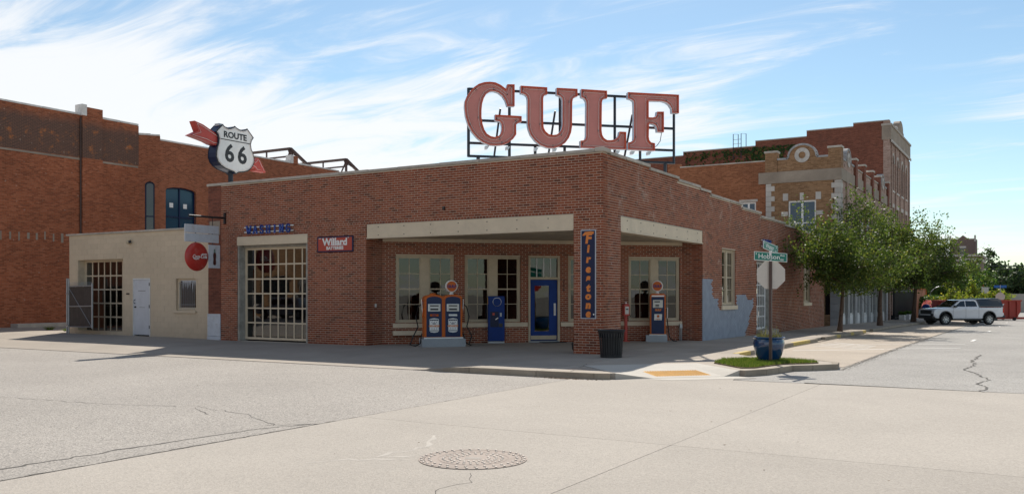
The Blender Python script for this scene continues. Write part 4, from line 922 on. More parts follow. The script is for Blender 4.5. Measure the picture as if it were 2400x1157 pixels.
# double pump
P1 = thing('gas_pump', 'double blue and orange vintage gas pump with two arched faces on a concrete island', 'gas pump', (-5.82, .98, 0), RZD, 'vintage gas pumps')
MB().box(-.66, .66, -.38, .30, -.05, .24).build('island', M['pad'], P1, True, bevel=.012)
MB().box(-.60, .60, -.30, .26, .241, .285).build('base_trim', M['alu'], P1, True, bevel=.004)
for s in (-1, 1):
    cx = s * .285
    m = MB(); m.prism([(cx + x, z) for x, z in arch(.585, .285, 1.47, .10)], -.255, .22, 'n'); m.T = None
    h = m.build('cabinet', M['orange'], P1, True, bevel=.02)
    m = MB(); m.prism([(cx + x, z) for x, z in arch(.465, .30, 1.42, .09)], -.268, -.256, 'n'); f = m.build('front_panel', M['pumpblue'], h, True, bevel=.005)
    m = MB(); m.box(cx - .19, cx + .19, -.285, -.268, 1.06, 1.29); d = m.build('dial_bezel', M['alu'], f, True, bevel=.012)
    m = MB(); m.box(cx - .165, cx + .165, -.289, -.2855, 1.085, 1.27); m.build('dial_face', M['dial'], d, True)
    m = MB(); m.box(cx - .12, cx + .12, -.292, -.2895, 1.10, 1.15); m.box(cx - .13, cx + .13, -.292, -.2895, 1.215, 1.25); m.build('counter', M['black'], d, True)
    m = MB(); m.box(cx - .13, cx + .13, -.275, -.268, .915, .985); m.build('name_plate', M['orange'] if s < 0 else M['alu'], f, True, bevel=.02)
    if s < 0: gtext('plate_lettering', 'GULF', FL, cx, .93, .055, M['sblue'], n=.276, p=f, align='CENTER', bold=.002)
    m = MB(); m.prism([(cx + x, z) for x, z in ((-.14, .47), (-.10, .44), (0, .425), (.10, .44), (.14, .47), (.14, .83), (.10, .845), (0, .86), (-.10, .845), (-.14, .83))], -.272, -.268, 'n'); st_ = m.build('sticker', M['signwhite'], f, True)
    m = MB(); m.box(cx - .13, cx + .13, -.2745, -.272, .795, .82); m.box(cx - .13, cx + .13, -.2745, -.272, .475, .495)
    for k in range(5): m.prism([(cx - .12 + k * .052, .795), (cx - .12 + k * .052 + .032, .795), (cx - .12 + k * .052 + .016, .775)], -.2745, -.272, 'n')
    m.build('sticker_border', M['navy'], st_, True)
    gtext('sticker_lettering', 'NEW', FL, cx, .68, .045, M['navy'], n=.2745, p=st_, align='CENTER', bold=.002); gtext('sticker_lettering', 'NO-NOX', FL, cx, .60, .075, M['orangetext'], n=.2745, p=st_, align='CENTER', bold=.004)
    m = MB()
    for zz_ in (.735, .545):
        for du in (-.07, 0, .07): m.box(cx + du - .01, cx + du + .01, -.2745, -.272, zz_ - .01, zz_ + .01)
    m.build('sticker_stars', M['navy'], st_, True)
MB().box(-.012, .012, -.262, -.1, .30, 1.45).build('centre_strip', M['orange'], P1, True)
MB().lathe([(.10, 0), (.10, .03), (.06, .05)], 16, (-.285, 0, 1.565)).build('cap', M['orange'], P1, True, smooth=True)
globe(P1, .285, 0, 1.57)
for s in (-1, 1):
    m = MB(); m.tube([(s * .59, -.05, 1.3), (s * .64, -.08, 1.42), (s * .62, -.1, 1.1), (s * .60, -.1, .95)], .018, 7); m.build('nozzle', M['alu'], P1, True, smooth=True)
    m = MB(); m.box(s * .60 - .02, s * .60 + .02, -.14, -.02, .9, 1.15); m.build('nozzle_boot', M['orange'], P1, True)
    m = MB(); m.tube([(s * .62, -.06, 1.3), (s * .74, -.1, 1.2), (s * .82, -.1, .9), (s * .75, -.1, .6), (s * .9, -.12, .3), (s * (1.0 if s < 0 else .8), -.15, .06), (s * .85, -.25, .03), (s * .7, -.2, .1), (s * .63, -.1, .4)], .02, 7); m.build('hose', M['rubber'], P1, True, smooth=True)
# single pump
P2 = thing('gas_pump', 'single tall blue and orange vintage pump with one globe on a small concrete island', 'gas pump', (-1.18, 7.0 - .1, 0), RZD - R(22), 'vintage gas pumps')
MB().box(-.40, .30, -.33, .33, -.05, .22).build('island', M['pad'], P2, True, bevel=.012)
MB().box(-.29, .265, -.27, .27, .221, .25).build('base_trim', M['alu'], P2, True)
m = MB(); m.prism([(-.27, .25), (.25, .25), (.25, 1.54), (.2, 1.6), (-.22, 1.6), (-.27, 1.54)], -.24, .25, 'n'); h = m.build('cabinet', M['orange'], P2, True, bevel=.02)
m = MB(); m.box(-.22, .205, -.25, -.241, .27, 1.49); f = m.build('front_panel', M['pumpblue'], h, True, bevel=.004)
MB().box(-.21, .2, -.256, -.24, 1.50, 1.54).build('top_trim', M['alu'], h, True)
m = MB(); m.box(-.17, .155, -.265, -.25, 1.13, 1.39); d = m.build('dial_bezel', M['dial'], f, True, bevel=.012)
m = MB(); m.box(-.12, .06, -.268, -.2655, 1.31, 1.35); m.box(-.09, .03, -.268, -.2655, 1.2, 1.235); m.box(-.09, .03, -.268, -.2655, 1.16, 1.185); m.build('counter', M['black'], d, True)
gtext('plate_lettering', 'GULF', FL, 0, 1.03, .085, M['orangetext'], n=.252, p=f, align='CENTER', bold=.006)
m = MB(); m.prism([(-.13, .72), (.12, .72), (.13, .92), (-.12, .92)], -.254, -.25, 'n'); st_ = m.build('sticker', M['signwhite'], f, True)
m = MB(); m.lathe([(.045, -.2565), (.045, -.254)], 18, (0, 0, .85), 'y'); m.build('sticker_disc', M['orange'], st_, True)
gtext('sticker_lettering', 'DIESEL', FL, 0, .735, .055, M['orangetext'], n=.2545, p=st_, align='CENTER', bold=.002)
MB().box(-.276, -.27, -.02, .1, .82, .98).build('side_plate', M['alu'], P2, True)
globe(P2, -.02, 0, 1.60)
m = MB(); m.tube([(.26, -.05, 1.12), (.31, -.07, 1.13), (.31, -.08, .9), (.30, -.08, .75)], .017, 7); m.build('nozzle', M['alu'], P2, True, smooth=True)
m = MB(); m.tube([(.30, -.08, .78), (.33, -.1, .5), (.38, -.12, .15), (.5, -.1, .03), (.62, -.05, .02)], .018, 7); m.build('hose', M['rubber'], P2, True, smooth=True)
# blue vending cabinet
V = thing('vending_cabinet', 'dark blue steel coin cabinet with a round ring on its door in the porch', 'vending machine', (-5.42, 3.22 + .2, 0), RZD - R(6))
MB().box(-.27, .27, -.24, .26, .06, 1.52).build('cabinet', M['sblue'], V, True, bevel=.02)
MB().box(-.262, .262, -.25, -.239, .08, 1.505).build('door', M['doorblue'], V, True, bevel=.006)
MB().box(-.262, .262, -.235, .25, 0, .058).build('foot', M['galv'], V, True)
m = MB(); t = [(.02 + .135 * math.cos(a * math.pi / 14), -.252, 1.33 + .135 * math.sin(a * math.pi / 14)) for a in range(29)]; m.tube(t, .008, 5, cap=False); m.build('ring', M['alu'], V, True)
MB().box(-.20, .07, -.2535, -.25, .52, 1.02).build('panel', M['navy'], V, True)
m = MB(); m.box(-.13, -.06, -.258, -.2536, .9, .98); m.build('price_card', M['signred'], V, True); MB().box(.11, .17, -.256, -.25, .86, .98).build('coin_slot', M['galv'], V, True)
MB().bar((-.03, -.255, .76), (.05, -.275, .82), .025).build('latch', M['alu'], V, True); MB().box(.08, .2, -.256, -.25, .52, .64).build('tray', M['black'], V, True)
MB().box(-.283, -.27, -.2, -.1, 1.25, 1.48).build('side_card', M['tactile'], V, True)
# red post meter
RP = thing('air_meter', 'red post with a small white-faced air meter standing against the porch wall', 'air pump', (-2.08, 6.30, 0), RZD)
MB().box(-.11, .11, -.11, .11, 0, .02).build('base_plate', M['arrowred'], RP, True); MB().tube([(0, 0, .02), (0, 0, .9)], .055, 12).build('post', M['arrowred'], RP, True, smooth=True)
m = MB(); m.prism([(x * .55, z) for x, z in arch(.36, .86, 1.2, .07)], -.1, .1, 'n'); m.build('head', M['arrowred'], RP, True, bevel=.015)
m = MB(); m.box(-.065, .065, -.108, -.1, .92, 1.17); m.build('dial', M['dial'], RP, True); MB().box(-.04, .04, -.112, -.108, 1.06, 1.1).build('counter', M['black'], RP, True)
MB().box(-.03, .03, -.03, .03, 1.265, 1.31).build('finial', M['signwhite'], RP, True)
MB().tube([(.1, -.02, .95), (.15, -.03, .85), (.13, -.03, .8)], .012, 6).build('hose', M['rubber'], RP, True)
dm_ = thing('door_mat', 'dark rubber mat on the porch floor in front of the blue door', 'mat', (-3.9, 4.55, 0), RZD)
MB().box(-.42, .42, -.2, .22, .0, .018).build('mat', M['rubber'], dm_, True, bevel=.004)
hz = thing('hose_loop', 'black hose loop hanging on the inner side of the corner pillar', 'hose', (-.95, .5, 0))
MB().tube([(-.87, .25, .5), (-.95, .22, .4), (-.99, .2, .25), (-.97, .2, .1), (-.9, .2, .02)], .022, 7).build('hose', M['rubber'], hz, smooth=True)
# litter bin
B = thing('litter_bin', 'black slatted steel litter bin with a flared rim beside the corner pillar', 'trash can', (.60, -.78, 0))
m = MB(); m.lathe([(.24, 0), (.25, .03), (.25, .06), (.21, .07), (.235, .5), (.25, .58), (.22, .6)], 28); m.build('liner', M['rubber'], B, True, smooth=True)
m = MB(); m.lathe([(.27, .0), (.275, .015), (.275, .045), (.26, .05)], 28, caps=False); m.build('base_ring', M['black'], B, True, smooth=True)
m = MB(); m.lathe([(.30, .60), (.345, .66), (.35, .685), (.335, .69), (.29, .64)], 28, caps=False); m.build('rim', M['black'], B, True, smooth=True)
sl_ = MB(); sl_.add([(.262, -.019, .04), (.262, .019, .04), (.288, .019, .42), (.288, -.019, .42), (.318, .017, .63), (.318, -.017, .63), (.270, -.019, .04), (.270, .019, .04), (.296, .019, .42), (.296, -.019, .42), (.326, .017, .63), (.326, -.017, .63)],
    [(0, 1, 2, 3), (3, 2, 4, 5), (6, 9, 8, 7), (9, 11, 10, 8), (0, 3, 9, 6), (3, 5, 11, 9), (1, 7, 8, 2), (2, 8, 10, 4), (5, 4, 10, 11), (0, 6, 7, 1)]); sme2 = sl_.mesh('slat'); sme2.materials.append(M['black'])
for k in range(28):
    o = linkmesh('slat', sme2, None, B, True); o.rotation_euler = (0, 0, 2 * math.pi * k / 28)
m = MB(); m.lathe([(.29, .5), (.305, .6), (.25, .55)], 28, caps=False); m.build('bin_bag', pm('glossy_bag', (.012, .014, .02), .25), B, True)
# ------------------------------------------------------------------ sign post, pot
SP = thing('street_sign_post', 'brown square post with green street name blades and the back of a stop sign', 'sign post', (4.55, -.72, .02))
MB().box(4.52, 4.58, -.75, -.69, 0, 2.33).build('post', M['brownpost'], SP)
hl = MB(); hl.lathe([(.008, 0), (.008, .002)], 8, axis='y'); hme = hl.mesh('hole'); hme.materials.append(M['crack'])
for k in range(30):
    o = linkmesh('hole', hme, None, SP); o.location = (4.55, -.7525, .2 + k * .075)
Fo = Fr((4.55, -.685), (-.88, -.475), (-.475, .88))         # stop sign faces up the side street
ss = MB(Fo); oc = [(.375 * .92 * math.cos(R(22.5 + 45 * k)) , 2.02 + .375 * .92 * math.sin(R(22.5 + 45 * k))) for k in range(8)]; ss.prism(oc, 0, .006, 'n'); sb_ = ss.build('stop_sign', M['signback'], SP)
ss = MB(Fo); ss.prism([(x * .97, 2.02 + (z - 2.02) * .97) for x, z in oc], .0065, .008, 'n'); ss.build('stop_face', M['signred'], sb_)
text('stop_lettering', 'STOP', Fo, 0, 1.95, .21, M['signwhite'], sb_, n=.010, align='CENTER', bold=.006, extr=.0005)
def blade(F, w, z0, z1, items, name):
    m = MB(F); m.box(-w / 2, w / 2, -.004, .004, z0, z1); bl = m.build(name, M['signwhite'], SP, bevel=.002)
    for n0, n1, k in ((.0042, .006, 1), (-.006, -.0042, -1)): MB(F).box(-w / 2 + .012, w / 2 - .012, n0, n1, z0 + .012, z1 - .012).build('green_field', M['signgreen'], bl)
    for s, u, z, h in items: text('blade_lettering', s, F, u, z, h, M['signwhite'], bl, n=.0066, extr=.0005, bold=.001)
FH = Fr((4.55, -.72), (.873, .487), (.487, -.873), .07); FW = Fr((4.55, -.72), (.205, .978), (.978, -.205), .15)
blade(FH, .75, 2.335, 2.535, [('E', -.34, 2.465, .055), ('Hobson', -.285, 2.385, .155), ('Ave', .215, 2.46, .065), ('100', .205, 2.36, .06)], 'street_blade')
blade(FW, .72, 2.56, 2.74, [('N', -.33, 2.68, .05), ('Water', -.25, 2.6, .15), ('St', .27, 2.68, .05), ('100', .2, 2.58, .055)], 'street_blade')
m = MB(); m.box(4.525, 4.575, -.745, -.695, 2.46, 2.58); m.tube([(4.55, -.72, 2.3), (4.55, -.72, 2.36)], .03, 8); m.build('blade_bracket', M['alu'], SP)
PO = thing('glazed_pot', 'large glossy blue round pot of weeds standing on the grass island', 'plant pot', (4.40, -.30, .02))
m = MB(); m.lathe([(.0, 0), (.215, 0), (.235, .02), (.30, .16), (.345, .32), (.355, .43), (.335, .5), (.33, .515), (.365, .535), (.37, .555), (.355, .57), (.325, .56), (.31, .5), (.0, .49)], 40, caps=False); m.build('pot', M['potblue'], PO, True, smooth=50)
m = MB(); m.lathe([(.31, .505), (0, .52)], 20, caps=False); m.build('soil', M['dirt'], PO, True)
m = MB()
for k in range(260):
    a = random.uniform(0, 6.28); r = .29 * math.sqrt(random.random()); x, y = r * math.cos(a), r * math.sin(a); h = random.uniform(.03, .12) if random.random() < .85 else random.uniform(.15, .3); b = random.uniform(0, 6.28); l = random.uniform(.02, .1); w = .006
    m.add([(x - w, y, .51), (x + w, y, .51), (x + l * math.cos(b), y + l * math.sin(b), .51 + h)], [(0, 1, 2)])
    for q in range(3):
        c = Vector((x + l * math.cos(b) * q / 3, y + l * math.sin(b) * q / 3, .51 + h * (q + 1) / 3)); s = .014; m.add([tuple(c + Vector((-s, 0, -s))), tuple(c + Vector((s, 0, 0))), tuple(c + Vector((0, s, s)))], [(0, 1, 2)])
tag(m.build('weeds', leafmat('pot_weeds', [(0, (.12, .13, .04)), (.6, (.22, .2, .08)), (1, (.34, .3, .16))], .3), PO, True, fix=False), kind='stuff')

# ================================================================== CREAM BLOCK GARAGE
YB = .5; Fb = Fr((0, YB), (1, 0), (0, -1))
CB = thing('block_garage', 'low cream painted concrete block garage with a white door and barred window', 'garage', (-20, 5, 0))
ob = [(-23.3, -20.36, .05, 3.0), (-19.82, -18.80, .0, 2.19), (-17.36, -16.29, .99, 2.19)]
bw = core(Fb, -23.8, -15.06, -.1, 3.92, ob, -.006, -.2, M['blockmortar'], 'wall', CB)
u_ = MB(); u_.box(-.5, .5, 0, .04, -.5, .5); bme = u_.mesh('block', bevel=0); bme.materials.append(M['block']); nb = 0
for k in range(20):
    z0 = -.05 + k * .2; z1 = min(z0 + .195, 3.92); holes = [(o[0], o[1]) for o in ob if o[2] < (z0 + z1) / 2 < o[3]]
    for a, b in cuts(-23.8, -15.06, holes):
        u = -23.8 - (k % 2) * .2
        while u < b:
            p, q = max(u, a), min(u + .394, b)
            if q - p > .06:
                o = linkmesh('block', bme, None, bw); o.location = ((p + q) / 2, YB + random.uniform(-.0015, .0015), (z0 + z1) / 2); o.scale = (q - p, 1, z1 - z0); nb += 1
            u += .4
for k in range(6):
    a = -23.95 + k * 1.487; MB(Fb).box(a, a + 1.477, -.3, .06, 3.922, 3.985).build('coping_stone', M['coping'], CB, bevel=.008)
m = MB(); m.box(-23.8, -23.6, .71, 9, -.1, 3.85); m.box(-23.6, -15.06, 8.8, 9, -.1, 3.85); m.build('rear_wall', M['blockmortar'], CB); MB().box(-23.6, -15.06, .71, 8.8, 3.6, 3.7).build('roof', M['whitecap'], CB)
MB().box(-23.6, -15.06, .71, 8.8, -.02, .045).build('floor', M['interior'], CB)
m = MB(Fb); m.box(-23.3, -23.24, -.35, -.01, .05, 3.0); m.box(-20.42, -20.36, -.35, -.01, .05, 3.0); m.box(-23.24, -20.42, -.35, -.01, 2.93, 3.0); m.build('door_jamb', M['cream'], CB)
window(Fb, CB, -23.24, -20.42, .06, 2.93, 7, 5, M['cream'], M['glassdark'], .05, .055, -.3, name='garage_door', depth=.05)
m = MB(Fb); m.box(-19.81, -19.77, -.1, .01, .0, 2.18); m.box(-18.85, -18.81, -.1, .01, .0, 2.18); m.box(-19.77, -18.85, -.1, .009, 2.13, 2.18); m.build('door_frame', M['whitepaint'], CB)
wd = MB(Fb).box(-19.765, -18.855, -.06, -.012, .05, 2.125).build('door', M['whitedoor'], CB, bevel=.004)
m = MB(Fb)
for z in (1.95, 1.12, .35): m.box(-18.875, -18.83, -.012, .012, z - .06, z + .06)
m.build('hinge', M['black'], wd); MB(Fb).box(-19.52, -19.1, -.012, -.006, 1.70, 1.715).build('mail_slot', M['black'], wd); MB(Fb).box(-19.45, -19.12, -.012, -.006, 1.08, 1.09).build('scratch', M['black'], wd)
m = MB(Fb); m.tube([(-19.69, -.01, 1.22), (-19.7, .05, 1.26), (-19.7, .05, 1.34), (-19.69, -.01, 1.38)], .012, 6); m.lathe([(.03, -.01), (.03, .02), (.02, .05), (.0, .06)], 10, (-19.66, 0, 1.1), 'y'); m.build('handle', M['steel'], wd)
MB(Fb).box(-17.5, -16.26, -.15, .05, .89, .985).build('sill', M['block'], CB, bevel=.008)
w_ = window(Fb, CB, -17.36, -16.29, .99, 2.19, 1, 1, M['cream'], M['glassdark'], .07, .02, -.08)
m = MB(Fb)
for k in range(8): m.tube([(-17.2 + k * .11, -.04, 1.02), (-17.2 + k * .11, -.04, 2.0)], .009, 5)
m.tube([(-17.28, -.035, 1.2), (-16.36, -.035, 1.2)], .01, 5); m.tube([(-17.28, -.035, 1.98), (-16.36, -.035, 1.98)], .01, 5); m.build('security_bars', M['galv'], w_)
m = MB(Fb)                                   # peeling whitewash on the glass
for k in range(16):
    u = -17.27 + k * .058; h = random.uniform(.05, .4) * (1.4 if k > 9 else 1); m.prism([(u, 2.1), (u + .06, 2.1), (u + random.uniform(.02, .05), 2.1 - h)], -.118, -.114, 'n')
m.build('peeling_paint', M['plinth'], w_)
m = MB(Fb); m.box(-20.05, -19.9, 0, .06, 3.5, 3.64); m.lathe([(.06, .0), (.075, .1), (.05, .12)], 12, (-19.95, .05, 3.55), 'y'); m.build('flood_light', M['creamwood'], CB); MB(Fb).lathe([(.05, .1), (.05, .15)], 10, (-19.8, .02, 3.56), 'y').build('lamp_head', M['steel'], CB)
MB(Fb).box(-20.2, -20.02, .0, .012, 1.57, 1.62).build('plaque', M['black'], CB)
# chain-link gate with privacy slats
GT = thing('chain_link_gate', 'galvanised chain-link gate leaf with brown privacy slats in front of the garage door', 'gate', (-23.1, 0, 0))
Fq = Fr((-23.1, .02), (.985, -.10), (-.10, -.985))
for u in (0, 1.78): MB().tube([Fq(u, 0, .0 if u == 0 else .27), Fq(u, 0, 2.2 if u == 0 else 2.0)], .03, 8).build('post', M['galv'], GT, smooth=True)
MB().tube([Fq(-.13, 0, 0), Fq(-.13, 0, 2.2)], .035, 8).build('post', M['galv'], GT, smooth=True)
for z in (.3, 1.1, 1.88): MB().tube([Fq(0, 0, z), Fq(1.78, 0, z + .03)], .022, 8).build('rail', M['galv'], GT, smooth=True)
MB().tube([Fq(.02, .02, 1.85), Fq(1.75, .02, .35)], .008, 5).build('tension_rod', M['galv'], GT)
slm = MB(); slm.box(-.036, .036, -.003, .003, 0, 1.55); slme = slm.mesh('slat'); slme.materials.append(M['slatbrown'])
for k in range(23):
    o = linkmesh('slat', slme, None, GT); o.location = Fq(.05 + k * .076, -.012, .32 + random.uniform(-.01, .01)); o.rotation_euler = (0, 0, math.atan2(-.10, .985) + R(random.uniform(-6, 6)))
m = MB(Fq)
for k in range(26):
    for s in (1, -1):
        u = .02 + k * .07; m.tube([(u, -.0, 1.87), (min(max(u + s * .09, 0), 1.78), 0, 1.96), (u, 0, 2.05)], .003, 4)
m.build('wire_mesh', M['galv'], GT)
for z in (.35, 1.6):
    MB().tube([Fq(-.16, 0, z), Fq(.03, 0, z)], .045, 8).build('hinge', M['galv'], GT)
sbm = thing('stone_slab', 'long pale stone step lying along the foot of the orange brick building', 'stone step', (-30.5, 4.4, 0))
MB().box(-30.9, -30.3, 2.2, 6.1, .04, .22).build('slab', M['coping'], sbm, bevel=.02)
MB().box(-31, -29.2, 1.0, 7.5, -.02, .05).build('pad', M['walk'], sbm)
def weed(x, y, z, n, h, label):
    t = thing('weed_clump', label, 'weeds', (x, y, z)); m = MB()
    for k in range(n):
        a = random.uniform(0, 6.28); r = random.uniform(0, .12); l = random.uniform(.03, .25); hh = random.uniform(.3, 1) * h; w = .012
        m.add([(r * math.cos(a) - w, r * math.sin(a), 0), (r * math.cos(a) + w, r * math.sin(a), 0), ((r + l) * math.cos(a), (r + l) * math.sin(a), hh)], [(0, 1, 2)])
    m.build('leaves', M['grass'], t, True, fix=False)
weed(-26.9, 1.6, .04, 160, .22, 'green weed clump growing in the concrete left of the gate'); weed(-25.2, 1.3, .04, 90, .15, 'low dry weed clump at the foot of the gate post')

# ================================================================== ORANGE BRICK BUILDING ON THE LEFT
Fa = Fr((-31, 0), (0, 1), (1, 0))
RB = thing('brick_building', 'large weathered orange brick building with black framed windows beyond the cream garage', 'building', (-38, 10, 0))
core(Fa, -16, 9.05, -.2, 10.42, [], 0, -.5, M['redwall'], 'wall', RB)
MB(Fa).box(5.75, 6.85, .0, .16, -.1, 10.85).build('buttress', M['redwall'], RB)
# bent end: a short splayed length, then the longer wall
Fc = Fr((-31, 9.05), (.62, .785), (.785, -.62)); LC = 1.05
core(Fc, 0, LC, -.2, 9.95, [(.30, .78, 4.9, 7.55)], 0, -.45, M['redwall2'], 'splayed_wall', RB)
Fe = Fr((-30.35, 9.87), (0, 1), (1, 0))
core(Fe, 0, 40, -.2, 9.72, [(.35, 2.35, 4.9, 7.35)], 0, -.45, M['redwall2'], 'wall', RB)
def archwin(F, a, b, z0, z1, rise, parent, cols, fr, gl, n=-.12, seg=8, name='window', fwid=.07, trans=None):
    c = (a + b) / 2; w = b - a; top = [(c + w / 2 * math.cos(math.pi * k / seg), z1 + rise * math.sin(math.pi * k / seg)) for k in range(seg + 1)]
    O = [(a, z0), (b, z0)] + top; I = offset(O, fwid); m = MB(F); k = len(O)
    for i in range(k):
        j = (i + 1) % k
        m.quad((O[i][0], n, O[i][1]), (O[j][0], n, O[j][1]), (I[j][0], n, I[j][1]), (I[i][0], n, I[i][1])); m.quad((I[i][0], n, I[i][1]), (I[j][0], n, I[j][1]), (I[j][0], n - .06, I[j][1]), (I[i][0], n - .06, I[i][1]))
    for q in range(1, cols): u = a + w * q / cols; m.box(u - fwid / 2, u + fwid / 2, n - .06, n + .004, z0, z1 + rise * .9)
    if trans: m.box(a, b, n - .06, n + .002, trans - .03, trans + .03)
    wo_ = m.build(name, fr, parent, fix=False)
    for q in range(cols):
        u0, u1 = a + w * q / cols, a + w * (q + 1) / cols; P = [(u0, z0), (u1, z0)] + [(u, z1 + rise * math.sqrt(max(0, 1 - ((u - c) / (w / 2)) ** 2)) - .01) for u in (u1, (u0 + u1) / 2, u0)]
        g = MB(F); g.quad(*[(u, n - .05, z) for u, z in P]); g.build('pane', gl, wo_, fix=False)
    return wo_
def spandrel(F, a, b, z1, rise, ztop, mat, parent, n0=.002, n1=-.12, seg=8):   # wall piece above an arch inside a square opening
    c = (a + b) / 2; w = b - a; P = [(a, ztop), (a, z1)] + [(c - w / 2 * math.cos(math.pi * k / seg), z1 + rise * math.sin(math.pi * k / seg)) for k in range(1, seg)] + [(b, z1), (b, ztop)]
    MB(F).prism(P, n1, n0, 'n').build('arch_brickwork', mat, parent)
archwin(Fe, .35, 2.35, 4.9, 7.15, .2, RB, 2, M['navy'], M['glassblue'], -.14, trans=5.75); spandrel(Fe, .35, 2.35, 7.15, .2, 7.352, M['redwall2'], RB)
archwin(Fc, .30, .78, 4.9, 7.35, .18, RB, 1, M['navy'], M['winglass'], -.14, trans=5.7); spandrel(Fc, .30, .78, 7.35, .18, 7.552, M['redwall2'], RB)
for u in (.85, 1.75): MB(Fe).box(u - .12, u + .12, -.185, -.18, 6.25, 6.5).build('window_notice', M['signwhite'], RB)
# caps
def cap(F, a, b, z, L, mat=None, n1=-.5, n0=.03):
    u = a
    while u < b - .02:
        l = min(L, b - u); MB(F).box(u, u + l - .01, n1, n0 + random.uniform(-.02, .02), z + .002, z + .10 + random.uniform(-.015, .015)).build('cap_stone', mat or M['whitecap'], RB, bevel=.02); u += l
cap(Fa, -16, 5.74, 10.42, 1.8); cap(Fa, 6.86, 9.02, 10.42, 1.1); cap(Fc, 0, LC, 9.95, .6); cap(Fe, 0, 9.6, 9.72, 1.6); cap(Fe, 10.2, 14, 9.72, 1.2)
MB(Fa).box(5.7, 5.98, -.4, .19, 10.4, 10.97).build('cap_stone', M['whitecap'], RB, bevel=.04)
MB(Fe).box(9.65, 10.15, -.4, .05, 9.7, 10.2).build('parapet_stub', M['redwall2'], RB); MB(Fe).box(9.55, 9.75, -.42, .07, 9.72, 10.25).build('cap_stone', M['whitecap'], RB, bevel=.03)
m = MB(); m.box(-60, -31.5, -16, 40, 9.3, 9.4); m.build('roof', M['whitecap'], RB); m = MB(); m.box(-60, -31.5, -16.0, -15.6, -.2, 10.3); m.box(-60, -30.8, 49.5, 49.87, -.2, 9.5); m.build('rear_wall', M['redwall2'], RB)
m = MB(Fa)                                   # ragged line of filled pockets left by an old floor
for k in range(26):
    y = -2 + k * .42; m.box(y, y + random.uniform(.06, .14), .001, .012, 4.15 + random.uniform(-.12, .05), 4.5 + random.uniform(-.05, .08))
m.build('filled_pockets', M['stucco'], RB)
m = MB(Fa); m.box(-16, 5.74, .001, .022, 8.2, 8.29); m.box(6.86, 9.0, .001, .022, 8.2, 8.29); m.build('mortar_ledge', M['stucco'], RB)
MB(Fa).tube([(5.72, .05, .1), (5.72, .05, 10.3)], .045, 8).build('downpipe', M['truss'], RB, smooth=True)
# exposed roof trusses
for yy in (22.1, 27.6):
    T = thing('roof_truss', 'brown steel roof truss showing over the orange building, ' + ('the one nearer the shield sign' if yy < 25 else 'the one farther from the shield sign'), 'truss', (-33, yy, 9.4), 0, 'exposed roof trusses')
    X0 = -33; z1 = 11.22
    def tb(p, q, w=.12, n='bar'): MB().bar(p, q, w).build(n, M['truss'], T)
    tb((X0, yy, z1), (X0 - 4.2, yy - .2, z1 - .05), .16, 'top_chord'); tb((X0, yy, z1 - .5), (X0 - 4.2, yy - .2, z1 - .55), .1, 'bottom_chord')
    tb((X0, yy, z1), (X0 + .2, yy + 1.9, z1 - 1.2), .17, 'end_rafter'); tb((X0, yy, z1 - .1), (X0, yy, 9.4), .13, 'post'); tb((X0 - .1, yy, z1 - .3), (X0 - .6, yy - .4, 9.4), .1, 'diagonal')
    tb((X0 - 2.1, yy - .1, z1), (X0 - 2.1, yy - .1, 9.4), .08, 'post'); tb((X0 - 4.2, yy - .2, z1), (X0 - 3.4, yy - .2, z1 - .5), .08, 'diagonal'); tb((X0 + .02, yy + .3, z1 - .35), (X0 + .1, yy + 3.6, z1 - 1.5), .07, 'tie')
    MB().prism([(yy - .3, z1 - .02), (yy + .25, z1 - .1), (yy + .25, z1 - .4), (yy - .1, z1 - .4)], X0 - .02, X0 + .02, 'x').build('gusset', M['truss'], T)

# ================================================================== BUILDINGS UP THE SIDE STREET
YT = 31.92; Ft = Fr((0, YT), (1, 0), (0, -1)); Fx = Fr((0, YT), (0, 1), (1, 0))
TB = thing('corner_store', 'two-storey tan brick store with white quoins and arched parapet ring behind the street trees', 'building', (-5, 40, 0))
TL = 18.9
core(Ft, -4.23, -.35, -.3, 8.1, [(-2.92, -1.35, 3.6, 7.03), (-.86, -.58, .4, 3.2)], 0, -.4, M['tanbrick'], 'side_wall', TB)
core(Ft, -10.4, -4.24, -.3, 9.45, [(-5.75, -4.85, 5.0, 7.1)], -.12, -.5, M['orangebrick'], 'rear_side_wall', TB)
MB(Ft).box(-10.4, -9.6, -.5, -.1, 9.452, 9.7).build('chimney_stub', M['orangebrick'], TB)
for k in range(6): MB(Ft).box(-9.59 + k * .89, -9.59 + k * .89 + .88, -.5, -.08, 9.452, 9.52).build('coping_stone', M['coping'], TB)
wxs = [(2.2 + 2.25 * k, 3.35 + 2.25 * k, 4.6, 6.9) for k in range(7)]
core(Fx, 0, TL, 3.7, 8.1, wxs, 0, -.4, M['pinkbrick'], 'front_wall', TB)
m = MB(); m.prism([(-4.65, YT - .06), (.06, YT - .06), (.06, YT + TL), (-.4, YT + TL), (-.4, YT + .4), (-4.65, YT + .4)], 8.1, 8.76, 'z'); m.build('frieze', M['stucco'], TB)
def ring(F, u, z, r0, r1, n0, n1, mat, parent, name, seg=24, full=2):
    m = MB(F)
    for k in range(seg):
        a, b = full * math.pi * k / seg, full * math.pi * (k + 1) / seg; pts = [(u + r * math.cos(t), z + r * math.sin(t)) for r, t in ((r0, a), (r1, a), (r1, b), (r0, b))]
        m.add([(p[0], n, p[1]) for n in (n0, n1) for p in pts], [(4, 5, 6, 7), (1, 2, 6, 5), (0, 4, 7, 3)])
    return m.build(name, mat, parent)
